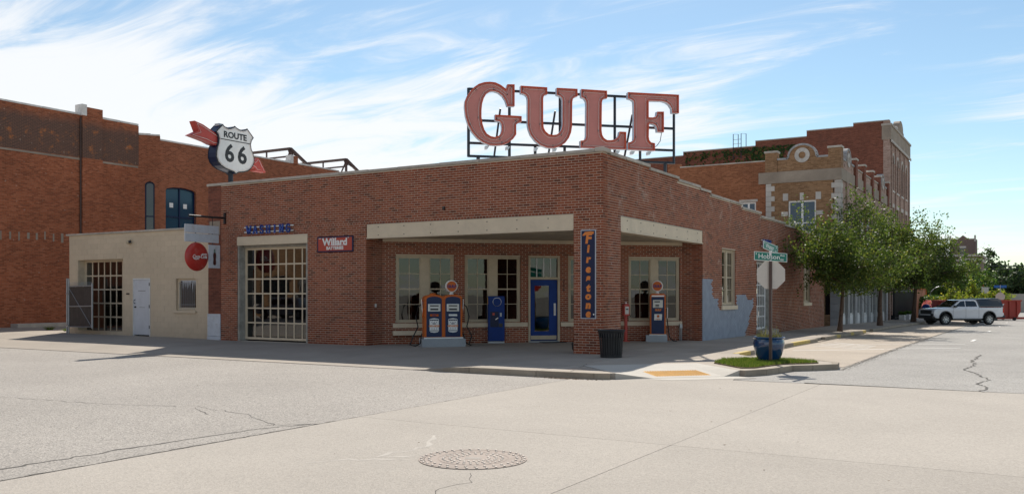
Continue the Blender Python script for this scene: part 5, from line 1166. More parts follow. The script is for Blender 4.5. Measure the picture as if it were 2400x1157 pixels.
def parapet(F, a, b, c, z0, zt, R_, mat, capmat, n0=-.02, n1=-.32, rin=.2, rout=.43):
    P = [(a, z0), (b, z0), (b, zt), (c + R_ + .1, zt)] + [(c + R_ * math.cos(math.pi * k / 12), zt + .12 + .66 * math.sin(math.pi * k / 12)) for k in range(13)] + [(c - R_ - .1, zt), (a, zt)]
    p = MB(F).prism(P, n1, n0, 'n').build('parapet', mat, TB)
    m = MB(F); top = P[2:]
    for (u0, q0), (u1, q1) in zip(top[:-1], top[1:]):
        d = Vector((u1 - u0, q1 - q0)); d = d.normalized() if d.length else d; w = Vector((d.y, -d.x)) * .11
        m.add([(u0, n1 - .03, q0), (u1, n1 - .03, q1), (u1 + w.x, n1 - .03, q1 + w.y), (u0 + w.x, n1 - .03, q0 + w.y), (u0, n0 + .05, q0), (u1, n0 + .05, q1), (u1 + w.x, n0 + .05, q1 + w.y), (u0 + w.x, n0 + .05, q0 + w.y)],
              [(0, 1, 2, 3), (7, 6, 5, 4), (0, 4, 5, 1), (3, 2, 6, 7), (0, 3, 7, 4), (1, 5, 6, 2)])
    m.build('parapet_coping', capmat, p); ring(F, c, zt + .2, rin, rout, n0 + .002, n0 + .06, M['stone'], p, 'stone_ring')
    for u in (c - 1.05, c + 1.05): MB(F).box(u - .14, u + .14, n0 + .002, n0 + .03, zt - .35, zt - .15).build('panel', mat, p)
parapet(Ft, -3.56, -.68, -2.13, 8.76, 9.45, .75, M['tanbrick'], M['greystone'])
def pier(F, a, b, z0, z1, n0, n1, mat): MB(F).box(a, b, n1, n0, z0, z1 - .12).build('parapet_pier', mat, TB); MB(F).box(a - .05, b + .05, n1 - .05, n0 + .05, z1 - .12, z1).build('pier_cap', M['coping'], TB, bevel=.02)
pier(Ft, -4.27, -3.57, 8.76, 10.02, .03, -.5, M['tanbrick']); pier(Ft, -.67, .03, 8.76, 10.05, .03, -.65, M['tanbrick'])
parapet(Fx, .7, 4.2, 2.4, 8.76, 9.3, .75, M['pinkbrick'], M['greystone']); parapet(Fx, 13.6, 17.4, 15.5, 8.76, 9.3, .75, M['pinkbrick'], M['greystone'])
MB(Fx).box(4.21, 13.59, -.32, -.02, 8.76, 9.25).build('parapet', M['pinkbrick'], TB); MB(Fx).box(4.21, 13.59, -.35, .03, 9.252, 9.33).build('parapet_coping', M['coping'], TB)
for u in (4.2, 7.2, 10.4, 13.4, 17.4): pier(Fx, u, u + .6, 8.1, 9.85, .12, -.4, M['tallbrick'])
def quoins(F, u, side, z0, z1, n=.025):
    z = z0; k = 0
    while z < z1 - .1:
        w = .52 if k % 2 else .32; a, b = (u - w, u) if side < 0 else (u, u + w)
        MB(F).box(a, b, -.1, n, z + .006, min(z + .295, z1)).build('quoin', M['stone'], TB, bevel=.01); z += .3; k += 1
quoins(Ft, 0.022, -1, 3.75, 8.09); quoins(Ft, -4.23, 1, 3.75, 8.09); quoins(Fx, .105, 1, 3.75, 8.09, .026)
for u, z in ((-3.08, 7.24), (-2.15, 7.24), (-1.22, 7.24)): MB(Ft).box(u - .15 if abs(u + 2.15) > .1 else u - .11, u + .15 if abs(u + 2.15) > .1 else u + .11, -.1, .02, 7.05, 7.47).build('keystone', M['stone'], TB)
MB(Ft).box(-3.32, -2.94, -.1, .02, 6.15, 6.4).build('keystone', M['stone'], TB); MB(Ft).box(-1.33, -.95, -.1, .02, 6.15, 6.4).build('keystone', M['stone'], TB)
def bigwin(F, a, b, z0, z1, zt, parent, fr=None, gl=None, n=-.08):
    fr = fr or M['signwhite']; gl = gl or M['glassblue']; c = (a + b) / 2; m = MB(F)
    m.box(a, a + .09, n - .06, n, z0, z1); m.box(b - .09, b, n - .06, n, z0, z1); m.box(a + .09, b - .09, n - .06, n - .001, z1 - .1, z1); m.box(a + .09, b - .09, n - .06, n - .001, z0, z0 + .09); m.box(c - .06, c + .06, n - .06, n + .004, z0 + .09, z1 - .1)
    if zt: m.box(a + .09, c - .06, n - .06, n - .002, zt - .03, zt + .03); m.box(c + .06, b - .09, n - .06, n - .002, zt - .03, zt + .03)
    w = m.build('window', fr, parent)
    for p, q in ((a + .09, c - .06), (c + .06, b - .09)):
        for r, s in (((z0 + .09, zt - .03), (zt + .03, z1 - .1)) if zt else ((z0 + .09, z1 - .1),)): MB(F).quad((p, n - .04, r), (q, n - .04, r), (q, n - .04, s), (p, n - .04, s)).build('pane', gl, w, fix=False)
bigwin(Ft, -2.92, -1.35, 3.6, 7.03, 5.72, TB); bigwin(Ft, -5.75, -4.85, 5.0, 7.1, None, TB, n=-.2)
MB(Ft).box(-5.85, -4.75, -.15, -.09, 7.102, 7.25).build('lintel', M['coping'], TB)
for w in wxs:
    bigwin(Fx, w[0], w[1], w[2], w[3], 5.6, TB); MB(Fx).box(w[0] - .1, w[1] + .1, -.05, .05, w[2] - .12, w[2] - .002).build('sill', M['stone'], TB)
for u in (1.55, 4.55, 8.0, 11.5, 15.0): MB(Fx).box(u, u + .35, .0, .09, 3.75, 8.09).build('pilaster', M['pinkbrick'], TB)
# ground floor: grey stone piers, shop windows
Fx.__class__
def stonepier(F, a, b, z0, z1, n0, n1):
    z = z0; k = 0
    while z < z1 - .05:
        MB(F).box(a, b, n1, n0 - random.uniform(0, .006), z + .008, min(z + .42, z1)).build('stone_block', M['greystone'], TB, bevel=.012); z += .42; k += 1
stonepier(Ft, -.56, .03, -.25, 3.6, .03, -.5)
MB(Ft).box(-.86, -.58, -.3, -.1, -.3, .4).build('glazed_tile', pm('blue_grey_tile', (.18, .24, .29), .3, var=.1, scale=3), TB); MB(Ft).quad((-.86, -.15, .4), (-.57, -.15, .4), (-.57, -.15, 3.2), (-.86, -.15, 3.2)).build('pane', M['winglass'], TB, fix=False)
zb = lambda u: S(YT + u) - .05
for u in (2.15, 4.6, 7.0, 9.6, 12.2, 14.8, 17.2): stonepier(Fx, u, u + .75, zb(u), 3.55, .02, -.6)
MB(Fx).box(.0, TL, -.5, .05, 3.55, 3.70).build('storefront_lintel', M['greystone'], TB)
for a, b in ((.55, 2.14), (2.91, 4.59), (5.36, 6.99), (7.76, 9.59), (10.36, 12.19), (12.96, 14.79), (15.56, 17.19)):
    z0 = zb(a) + .02; MB(Fx).box(a, b, -.4, -.12, z0, z0 + .55).build('bulkhead', M['whitepaint'], TB); bigwin(Fx, a, b, z0 + .56, 3.54, 2.6, TB, M['signwhite'], M['winglass'], -.15)
m = MB(); m.box(-10.3, -.45, YT + .42, YT + TL, 8.0, 8.1); m.build('roof', M['whitecap'], TB); m = MB(); m.box(-10.4, -10.0, YT + .5, YT + TL, -.3, 9.4); m.build('rear_wall', M['orangebrick'], TB)

YL = 50.85; Fz = Fr((0, YL), (1, 0), (0, -1)); Fy = Fr((0, YL), (0, 1), (1, 0))
LB = thing('tall_brick_block', 'four-storey dark red brick block with pale arched-window front rising behind the tan store', 'building', (-10, 58, 0))
steps = [(-2.6, 0, 14.6), (-6.07, -2.6, 14.35), (-10.1, -6.07, 13.9), (-16.2, -10.1, 13.5), (-28, -16.2, 13.2)]
def lt(u):
    for a, b, z in steps:
        if a <= u <= b: return z
    return 13.2
core(Fz, -28, -.45, -.5, lt, [], 0, -.5, M['tallbrick'], 'side_wall', LB, us=[s[0] for s in steps])
MB(Fz).box(-.448, .0, -.5, .02, -.5, 14.62).build('corner_strip', M['pinkbrick'], LB)
for a, b, z in steps: MB(Fz).box(a, b - .02, -.55, .04, z + .002, z + .08).build('coping_stone', M['coping'], LB)
wa = [(1.0 + 2.55 * k, 2.15 + 2.55 * k) for k in range(4)]
op = [(a, b, 9.5, 12.2) for a, b in wa] + [(a, b, 5.6, 8.2) for a, b in wa]
core(Fy, .5, 11.3, -.6, 13.2, op, 0, -.5, M['pinkbrick'], 'front_wall', LB)
MB(Fy).box(-.06, 11.4, -.55, .09, 13.2, 14.25).build('entablature', M['stucco'], LB); MB(Fy).box(-.1, 11.45, -.58, .16, 14.252, 14.4).build('coping_stone', M['coping'], LB)
MB(Fy).box(0, 11.4, .09, .17, 13.0, 13.18).build('cornice', M['stone'], LB)
P = [(4.2, 14.4), (7.4, 14.4), (7.4, 14.7)] + [(5.8 + 1.25 * math.cos(math.pi * k / 10), 14.75 + .75 * math.sin(math.pi * k / 10)) for k in range(11)] + [(4.2, 14.7)]
MB(Fy).prism(P, -.4, .06, 'n').build('parapet_crest', M['stucco'], LB); MB().lathe([(.0, -.18), (.12, -.14), (.18, 0), (.12, .14), (0, .18)], 14, (-.1, YL + 4.0, 14.65), caps=False).build('stone_ball', M['stone'], LB, smooth=True)
for a, b in wa:
    archwin(Fy, a, b, 9.5, 11.6, .55, LB, 1, M['steel'], M['winglass'], -.2); spandrel(Fy, a, b, 11.6, .55, 12.21, M['pinkbrick'], LB, n1=-.2); MB(Fy).box(a - .15, b + .15, -.1, .08, 9.35, 9.498).build('sill', M['stone'], LB)
    archwin(Fy, a, b, 5.6, 8.1, .08, LB, 1, M['steel'], M['winglass'], -.2); MB(Fy).box(a - .1, b + .1, -.05, .05, 8.21, 8.5).build('lintel', M['stone'], LB)
    ring(Fy, (a + b) / 2, 11.6, .6, .78, .002, .05, M['stone'], LB, 'arch_stone', 12, 1)
for u in (.55, 3.1 - .42, 5.65 - .42, 8.2 - .42, 10.75): MB(Fy).box(u, u + .32, .0, .1, 0, 12.9).build('pilaster', M['pinkbrick'], LB)
m = MB(); m.box(-28, -.5, YL + .5, YL + 11, 12.5, 12.6); m.build('roof', M['whitecap'], LB); m = MB(); m.box(-28, -.5, YL + 10.9, YL + 11.3, -.6, 13); m.box(-28, -27.6, YL + .5, YL + 10.9, -.6, 13); m.build('rear_wall', M['tallbrick'], LB)
MB(Fz).prism([(-6.05, 14.0), (-2.95, 14.36), (-2.95, 14.5), (-6.05, 14.42)], -1.0, -.9, 'n').build('roof_sheet', M['whitepaint'], LB)
LD = thing('roof_ladder', 'thin steel ladder end standing above the dark red brick parapet', 'ladder', (-11.6, YL, 13))
for u in (-11.9, -11.25): MB(Fz).tube([(u, .05, 12.6), (u, .05, 14.65), (u + .25, -.5, 14.7), (u + .25, -.5, 13.5)], .03, 6).build('rail', M['steel'], LD)
for k in range(5): MB(Fz).tube([(-11.9, .05, 12.8 + k * .35), (-11.25, .05, 12.8 + k * .35)], .018, 5).build('rung', M['steel'], LD)
MB(Fy).box(.6, 11.2, -.02, .03, -.5, 3.2).build('shop_glass', M['winglass'], LB); MB(Fy).box(.4, 11.4, -.02, .08, 3.2, 3.6).build('shop_lintel', M['steel'], LB)
IV = thing('ivy', 'dark green ivy creeping over the brick wall behind the tan parapet', 'ivy', (-9, YL, 10)); rs = np.random.RandomState(4); m = MB(Fz)
for k in range(2600):
    u = rs.uniform(-16, -6.4); z = rs.uniform(10.5, 13.4)
    dens = math.exp(-((u + 9.2) / 1.5) ** 2) * 1.2 + .5 * math.exp(-((z - 13.2 - (u + 10) * .03) / .2) ** 2) + .35 * math.exp(-((u + 12.5) / .3) ** 2) + .12
    if rs.rand() > dens: continue
    s = rs.uniform(.07, .15); a = rs.uniform(0, 3.14); n = rs.uniform(.02, .12); c, d = math.cos(a) * s, math.sin(a) * s
    m.add([(u - c, n, z - d), (u + d * .6, n + .04, z - c * .6), (u + c, n + .02, z + d), (u - d * .6, n - .01, z + c * .6)], [(0, 1, 2, 3)])
m.build('ivy_leaves', M['ivy'], IV, fix=False)

# ================================================================== TREES
def tree(name, label, cat, loc, h, rad, clear, nleaf, leaf, mat, seed, group=None, trunk=.11, lean=(0, 0), asc=.9, oval=(1, 1), nl=9, gap=.5, droop=.0, bark='bark', low=.25):
    """tapered trunk, ascending limbs with two orders of twigs, leaves clustered along the twigs"""
    rs = np.random.RandomState(seed); t = thing(name, label, cat, loc, 0, group)
    tk = MB(); P = []; n = 7; top = Vector((lean[0], lean[1], clear + (h - clear) * .35)); bend = rs.uniform(-.09, .09, 2)
    for i in range(n):
        f = i / (n - 1); P.append(Vector((top.x * f + bend[0] * math.sin(f * 3.1), top.y * f + bend[1] * math.sin(f * 3.1), top.z * f)))
    tk.tube([tuple(p) for p in P], [trunk * (1.25 if i == 0 else 1) * (1 - .6 * i / (n - 1)) for i in range(n)], 8)
    C = Vector((lean[0] * .8, lean[1] * .8, (clear + h) / 2)); hz = (h - clear) / 2; tips = []
    for k in range(nl):
        az = 2 * math.pi * (k + rs.uniform(-.3, .3)) / nl; f = rs.uniform(.45, 1); b = P[0].lerp(P[-1], 0); 
        i0 = min(int((.5 + .5 * f) * (n - 1)), n - 1); b = P[i0]; 
        el = rs.uniform(.15, 1.25) * asc; d = Vector((math.cos(az) * math.cos(el) * oval[0], math.sin(az) * math.cos(el) * oval[1], math.sin(el)))
        L = 1 / math.sqrt((d.x / rad) ** 2 + (d.y / rad) ** 2 + (d.z / (hz * 1.35)) ** 2) * rs.uniform(.75, 1.08)
        pts = [b + d * (L * q / 5) + Vector((rs.normal(0, .04 * L), rs.normal(0, .04 * L), rs.normal(0, .03 * L) - droop * L * (q / 5) ** 2)) * (q > 0) for q in range(6)]
        tk.tube([tuple(p) for p in pts], [trunk * .42 * (1 - .8 * q / 5) for q in range(6)], 5)
        for q in range(1, 6):
            for r in range(4):
                d2 = (d * .5 + Vector(tuple(rs.normal(0, .75, 3)))); d2.z += .15; d2.normalize(); l2 = rad * rs.uniform(.25, .55)
                e = pts[q] + d2 * l2 - Vector((0, 0, droop * l2)); tips.append((pts[q], e))
                if r < 2: tk.tube([tuple(pts[q]), tuple((pts[q] + e) / 2 + Vector((0, 0, .03))), tuple(e)], [trunk * .13, trunk * .09, trunk * .04], 4, cap=False)
    tk.build('trunk', M[bark], t, True, smooth=60)
    nt_ = len(tips); A = np.array([tuple(a) for a, b in tips]); B = np.array([tuple(b) for a, b in tips])
    w = rs.uniform(gap, 1, nt_) ** 2; w /= w.sum(); idx = rs.choice(nt_, nleaf, p=w)
    f = rs.uniform(.1, 1.15, nleaf)[:, None]; c = A[idx] * (1 - f) + B[idx] * f + rs.normal(0, rad * .055, (nleaf, 3)) * np.array([1, 1, .8])
    keep = c[:, 2] > clear + low * (h - clear) * .3 * rs.rand(nleaf) - .1; c = c[keep]; k = len(c)
    a = rs.normal(0, 1, (k, 3)); a /= np.linalg.norm(a, axis=1)[:, None]; b = np.cross(a, rs.normal(0, 1, (k, 3))); b /= np.linalg.norm(b, axis=1)[:, None]
    s = leaf * rs.uniform(.6, 1.3, k)[:, None]
    V = np.stack([c - a * s, c + b * s * .55, c + a * s, c - b * s * .55], 1).reshape(-1, 3); me = bpy.data.meshes.new('crown')
    me.vertices.add(len(V)); me.vertices.foreach_set('co', V.ravel()); me.loops.add(4 * k); me.loops.foreach_set('vertex_index', np.arange(4 * k)); me.polygons.add(k)
    me.polygons.foreach_set('loop_start', np.arange(0, 4 * k, 4)); me.update(calc_edges=True); linkmesh('crown', me, M[mat], t, True); return t
GT_ = 'street trees along the pavement'
tree('street_tree', 'feathery elm street tree in the pavement right beside the filling station end wall', 'tree', (2.15, 20.2, S(20.2)), 5.75, 2.75, 1.6, 26000, .06, 'leaf', 3, GT_, .105, (.15, .2), asc=1.0, nl=13)
tree('street_tree', 'elm street tree before the grey stone shopfronts of the tan store', 'tree', (2.2, 31.2, S(31.2)), 6.9, 3.1, 1.75, 24000, .07, 'leaf', 11, GT_, .14, (.2, -.1), asc=.95, nl=13)
tree('street_tree', 'elm street tree beside the black iron fence with arching branches', 'tree', (2.3, 45.0, S(45)), 7.4, 3.5, 2.0, 22000, .085, 'leaf', 23, GT_, .16, (.2, .25), asc=.9, nl=14, droop=.1)
def P3(x, y): return (x, y, RD(y) - .05)
BG = 'trees farther up the side street'
tree('shade_tree', 'full green shade tree over the trellis arch beyond the terracotta wall', 'tree', P3(1.0, 80), 5.7, 3.3, .8, 7500, .16, 'leaf2', 31, BG, .2, nl=14, low=.1)
tree('shade_tree', 'green tree growing against the cornice of the far brick house', 'tree', P3(2.4, 92), 6.7, 2.8, .8, 6500, .17, 'leaf2', 37, BG, .2, nl=13, low=.1)
tree('shade_tree', 'green leafy tree standing between the street elms and the far brick tower', 'tree', P3(-1.5, 100), 7.4, 4.0, .8, 6500, .2, 'leaf2', 39, BG, .2, nl=13, low=.1)
tree('shade_tree', 'tall dark open-crowned tree right of the far brick tower', 'tree', P3(.4, 159), 12.4, 3.9, 1.5, 5500, .27, 'leaf4', 41, BG, .35, nl=15, gap=.1)
tree('young_tree', 'young yellow-green tree rising behind the white pickup topper', 'tree', P3(3.6, 72), 3.9, 1.8, .3, 4200, .13, 'leaf3', 43, BG, .07, nl=12, low=.0)
tree('young_tree', 'small yellowing tree around the blue street sign', 'tree', P3(6.2, 73), 3.0, 1.4, .4, 1600, .14, 'leaf3', 47, BG, .06, nl=10, low=.0)
tree('young_tree', 'reddish sparse shrub tree behind the pickup cab', 'tree', P3(2.6, 70), 2.6, 1.7, .3, 1500, .12, 'leaf3', 53, BG, .05, nl=9, low=.0)
for i, (x, y, h, r, s) in enumerate([(5.2, 190, 9.2, 5.5, 61), (10.5, 200, 9.0, 6, 67), (16, 185, 8.8, 6, 71), (1.0, 205, 9.2, 5.5, 73), (22, 200, 9, 6, 79), (-7, 195, 9, 6, 83)]):
    tree('woodland_tree', ['woodland tree straight behind the far pale wall, nearest the street axis', 'woodland tree behind the pale wall panels right of the street axis', 'far right woodland tree beyond the end of the pale wall', 'woodland tree between the flag pole and the far pale wall', 'outermost woodland tree east of the pale wall', 'woodland tree behind the far brick tower'][i], 'tree', P3(x, y), h, r, .6, 4200, .5, 'leaf4', s, 'trees closing the far end of the street', .4, nl=16, low=0)
def shrub(name, label, loc, r, h, n, leaf, mat, seed):
    rs = np.random.RandomState(seed); t = thing(name, label, 'shrub', loc); m = MB()
    for k in range(n):
        v = Vector(tuple(rs.normal(0, 1, 3))).normalized() * rs.uniform(.6, 1) ** .5; c = Vector((v.x * r, v.y * r, (v.z * .5 + .5) * h)); a = Vector(tuple(rs.normal(0, 1, 3))).normalized() * leaf; b = a.cross(Vector(tuple(rs.normal(0, 1, 3)))).normalized() * leaf * .6
        m.add([tuple(c - a), tuple(c + b), tuple(c + a), tuple(c - b)], [(0, 1, 2, 3)])
    m.build('foliage', M[mat], t, True, fix=False); MB().tube([(0, 0, 0), (0, 0, h * .5)], .04, 5).build('stem', M['bark'], t, True)
shrub('flowering_shrub', 'round pink flowering shrub at the end of the terracotta wall', P3(1.15, 66), .65, 1.7, 900, .07, 'pinkleaf', 5)
shrub('hedge_shrub', 'dark green clipped shrub below the trellis arch', P3(.8, 72), 1.6, 2.2, 1800, .12, 'leaf2', 6)
# ================================================================== STREET FRONT BEYOND THE TALL BLOCK
TW = thing('terracotta_wall', 'low flat-topped terracotta stucco wall beyond the black fence', 'wall', (-.2, 70, S(70)))
for k in range(4): MB().box(-.6, -.2 + .02 * (k % 2), 63.0 + k * 3.4, 63.0 + k * 3.4 + 3.37, -.9, 2.0).build('panel', M['terracotta'], TW, bevel=.02)
MB().box(-.65, -.12, 76.62, 77.1, -.9, 2.15).build('end_post', M['orangetext'], TW); MB().box(-.66, -.13, 63, 76.6, 2.002, 2.06).build('cap', M['terracotta'], TW)
BF = thing('iron_fence', 'black upright bar fence between the store and the terracotta wall', 'fence', (.1, 56, S(56)))
pk = MB(); pk.box(-.022, .022, -.03, .03, 0, 2.5); pkm = pk.mesh('bar'); pkm.materials.append(M['black'])
for k in range(38):
    o = linkmesh('bar', pkm, None, BF); y = 51.3 + k * .31; o.location = (.3, y, S(y) - .1)
for z in (.2, 2.2): MB().box(.28, .32, 51.2, 63, z - .42, z - .36).build('rail', M['black'], BF)
for i, y in enumerate((50.2, 53.0, 56.0)):
    t = thing('planter_box', ['white planter box with green plants at the corner of the tan store', 'white planter box with green plants in the middle of the iron fence row', 'white planter box with green plants next to the mail box'][i], 'planter', (.95, y, S(y)), 0, 'white planters by the fence')
    MB().box(-.2, .2, -.25, .25, 0, .42).build('box', M['whitepaint'], t, True, bevel=.03); m = MB(); rs = np.random.RandomState(i)
    for k in range(240):
        c = Vector((rs.uniform(-.2, .2), rs.uniform(-.24, .24), .4 + rs.uniform(0, .2))); a = Vector(tuple(rs.normal(0, .06, 3))); b = Vector(tuple(rs.normal(0, .04, 3))); m.add([tuple(c - a), tuple(c + b), tuple(c + a), tuple(c - b)], [(0, 1, 2, 3)])
    m.build('plants', M['leaf2'], t, True, fix=False)
MX = thing('mail_box', 'dark blue street mail box beside the terracotta wall', 'mail box', (1.4, 61.5, S(61.5)))
m = MB(); m.prism([(x * .9, z) for x, z in arch(.6, .2, .95, .22)], -.28, .28, 'n'); m.build('body', M['sblue'], MX, True); 
for a in (-.2, .2):
    for b in (-.2, .2): MB().box(a - .03, a + .03, b - .03, b + .03, 0, .2).build('leg', M['sblue'], MX, True)
BN = thing('bench', 'black metal bench in front of the terracotta wall', 'bench', (.9, 65.5, S(65.5)))
MB().box(-.25, .25, -.8, .8, .42, .47).build('seat', M['black'], BN, True); MB().box(-.3, -.26, -.8, .8, .47, .95).build('backrest', M['black'], BN, True)
for y in (-.7, .7): MB().box(-.25, .25, y - .03, y + .03, 0, .42).build('leg', M['black'], BN, True)
TA = thing('trellis_arch', 'rounded white trellis arch with vines before the shade trees', 'arch', (1.6, 74, RD(74)))
m = MB(); m.tube([(1.2 * math.cos(math.pi * k / 12), 0, 1.9 + 1.1 * math.sin(math.pi * k / 12)) for k in range(13)], .04, 5); m.tube([(1.2, 0, 0), (1.2, 0, 1.9)], .04, 5); m.tube([(-1.2, 0, 0), (-1.2, 0, 1.9)], .04, 5); m.build('hoop', M['galv'], TA, True)
# far brick house with cornice, tower, pale wall, flag, wires
FH_ = thing('far_brick_house', 'far brown brick building with a pale cornice half hidden by trees', 'building', (-2, 112, RD(112)))
MB().box(-12, 2.6, 112, 124, -1.2, 6.0).build('wall', M['farbrick'], FH_); MB().box(-12.2, 2.85, 111.7, 124, 6.0, 6.35).build('cornice', M['stone'], FH_); MB().box(-12.3, 3.0, 111.5, 124, 6.6, 6.85).build('coping', M['stone'], FH_); MB().box(-12, 2.75, 111.9, 124, 6.352, 6.6).build('frieze', M['farbrick'], FH_)
for x in (1.8, -.6): MB().box(x, x + .9, 111.93, 111.99, 2.5, 4.4).build('window', M['winglass'], FH_)
TWR = thing('far_brick_tower', 'distant brown brick tower with a stepped gable parapet above the trees', 'building', (-6, 205, RD(205)))
Fw = Fr((0, 202), (1, 0), (0, -1))
MB(Fw).prism([(-8.2, -1), (-3.0, -1), (-3.0, 13.9), (-4.2, 13.9), (-4.6, 14.05), (-5.5, 14.75), (-6.4, 14.05), (-6.8, 13.9), (-8.2, 13.9)], -6, 0, 'n').build('wall', M['farbrick'], TWR)
for a in (-8.25, -3.3): MB(Fw).box(a, a + .35, -.5, .1, 13.3, 14.7).build('corner_pinnacle', M['stone'], TWR)
m = MB(Fw); m.box(-7.9, -6.6, 0, .1, 13.75, 14.0); m.box(-4.4, -3.3, 0, .1, 13.75, 14.0); m.build('coping', M['stone'], TWR); MB(Fw).box(-6.4, -4.9, .0, .08, 11.9, 12.3).build('window_head', M['stone'], TWR); MB(Fw).box(-6.2, -5.1, .0, .05, 10, 11.9).build('window', M['winglass'], TWR)
PW = thing('far_pale_wall', 'long low pale concrete wall across the far end of the street', 'wall', (12, 118, RD(118)))
for k in range(9): MB().box(4.5 + k * 3.3, 4.5 + k * 3.3 + 3.26, 118, 118.4, -1.2, 1.62).build('panel', M['newconc'], PW, bevel=.02)
FG = thing('flag_pole', 'distant flag pole with a hanging striped flag before the dark trees', 'flag', (3.15, 102, RD(102)))
MB().tube([(0, 0, 0), (0, 0, 5.2)], .05, 6).build('pole', M['galv'], FG, True)
for k in range(7): MB().box(.05 + .02 * k, .75 - .05 * k, -.02, .02, 4.2 - k * .22, 4.2 - k * .22 + .2).build('stripe', M['signred'] if k % 2 == 0 else M['signwhite'], FG, True)
MB().box(.05, .4, -.03, -.021, 3.75, 4.4).build('canton', M['sblue'], FG, True)
BS = thing('far_street_sign', 'far blue street name sign above the back of a stop sign', 'sign', (6.6, 69.8, RD(69.8)))
MB().tube([(0, 0, 0), (0, 0, 3.0)], .035, 6).build('post', M['galv'], BS, True); MB().box(-.5, .5, -.02, .02, 2.75, 2.98).build('blade', M['bluesign'], BS, True)
m = MB(Fr((0, -.04), (1, 0), (0, -1))); m.prism([(.4 * math.cos(R(22.5 + 45 * k)), 1.95 + .4 * math.sin(R(22.5 + 45 * k))) for k in range(8)], 0, .02, 'n'); m.build('stop_sign', M['signback'], BS, True)
PS = thing('pink_notice', 'small pale pink notice sign among the yellow-green tree leaves', 'sign', (5.1, 76, RD(76))); MB().box(-.3, .3, -.02, .02, 2.3, 2.9).build('board', M['purplegrey'], PS, True); MB().tube([(0, .04, 0), (0, .04, 2.8)], .03, 6).build('post', M['galv'], PS, True)
UW = thing('utility_wires', 'pair of thin utility wires crossing in front of the far trees', 'wires', (10, 150, 6))
for z in (6.1, 6.6): MB().tube([(-20 + 6 * k, 150, z - .3 * math.sin(math.pi * k / 12)) for k in range(13)], .035, 4).build('wire', M['steel'], UW)

# ================================================================== VEHICLES
def wheel(parent, x, y, r, w, side, name='wheel'):
    m = MB(); m.lathe([(r * .62, -w / 2), (r * .93, -w / 2), (r, -w * .36), (r, w * .36), (r * .93, w / 2), (r * .62, w / 2)], 28, (x, y, r), 'y', caps=False); t = m.build('wheel', M['rubber'], parent, True, smooth=40)
    s = side; m = MB(); m.lathe([(r * .63, s * w * .5), (r * .6, s * w * .42), (r * .58, s * w * .2), (.0, s * w * .2)], 28, (x, y, r), 'y', caps=False); m.build('rim', M['black'], t, True, smooth=40)
    m = MB()
    for k in range(7):
        a = 2 * math.pi * k / 7
        for da in (-.14, .14): m.bar((x + .05 * math.cos(a), y + s * w * .36, r + .05 * math.sin(a)), (x + r * .6 * math.cos(a + da), y + s * w * .44, r + r * .6 * math.sin(a + da)), .03, .03)
    m.lathe([(r * .62, s * w * .4), (r * .63, s * w * .47), (r * .58, s * w * .47), (r * .57, s * w * .4)], 28, (x, y, r), 'y', caps=False); m.lathe([(.07, s * w * .3), (.06, s * w * .46), (0, s * w * .47)], 12, (x, y, r), 'y', caps=False); m.build('spokes', M['alu'], t, True, smooth=40)
def archpts(xc, r, z0, a0=0, n=9): return [(xc + r * math.cos(math.pi - math.pi * k / n), z0 + r * math.sin(math.pi * k / n)) for k in range(n + 1)]
def body_loft(prof, W, tuck, top):
    """side outline swept across the width with rounded shoulders"""
    secs = [(-W / 2, .0), (-W / 2 + .05, .045), ]
    m = MB(); k = len(prof); ys = [-W / 2 + .05, -W / 2, -W / 2, -W / 2 + .045]
    m.prism(prof, -W / 2, W / 2, 'n'); return m
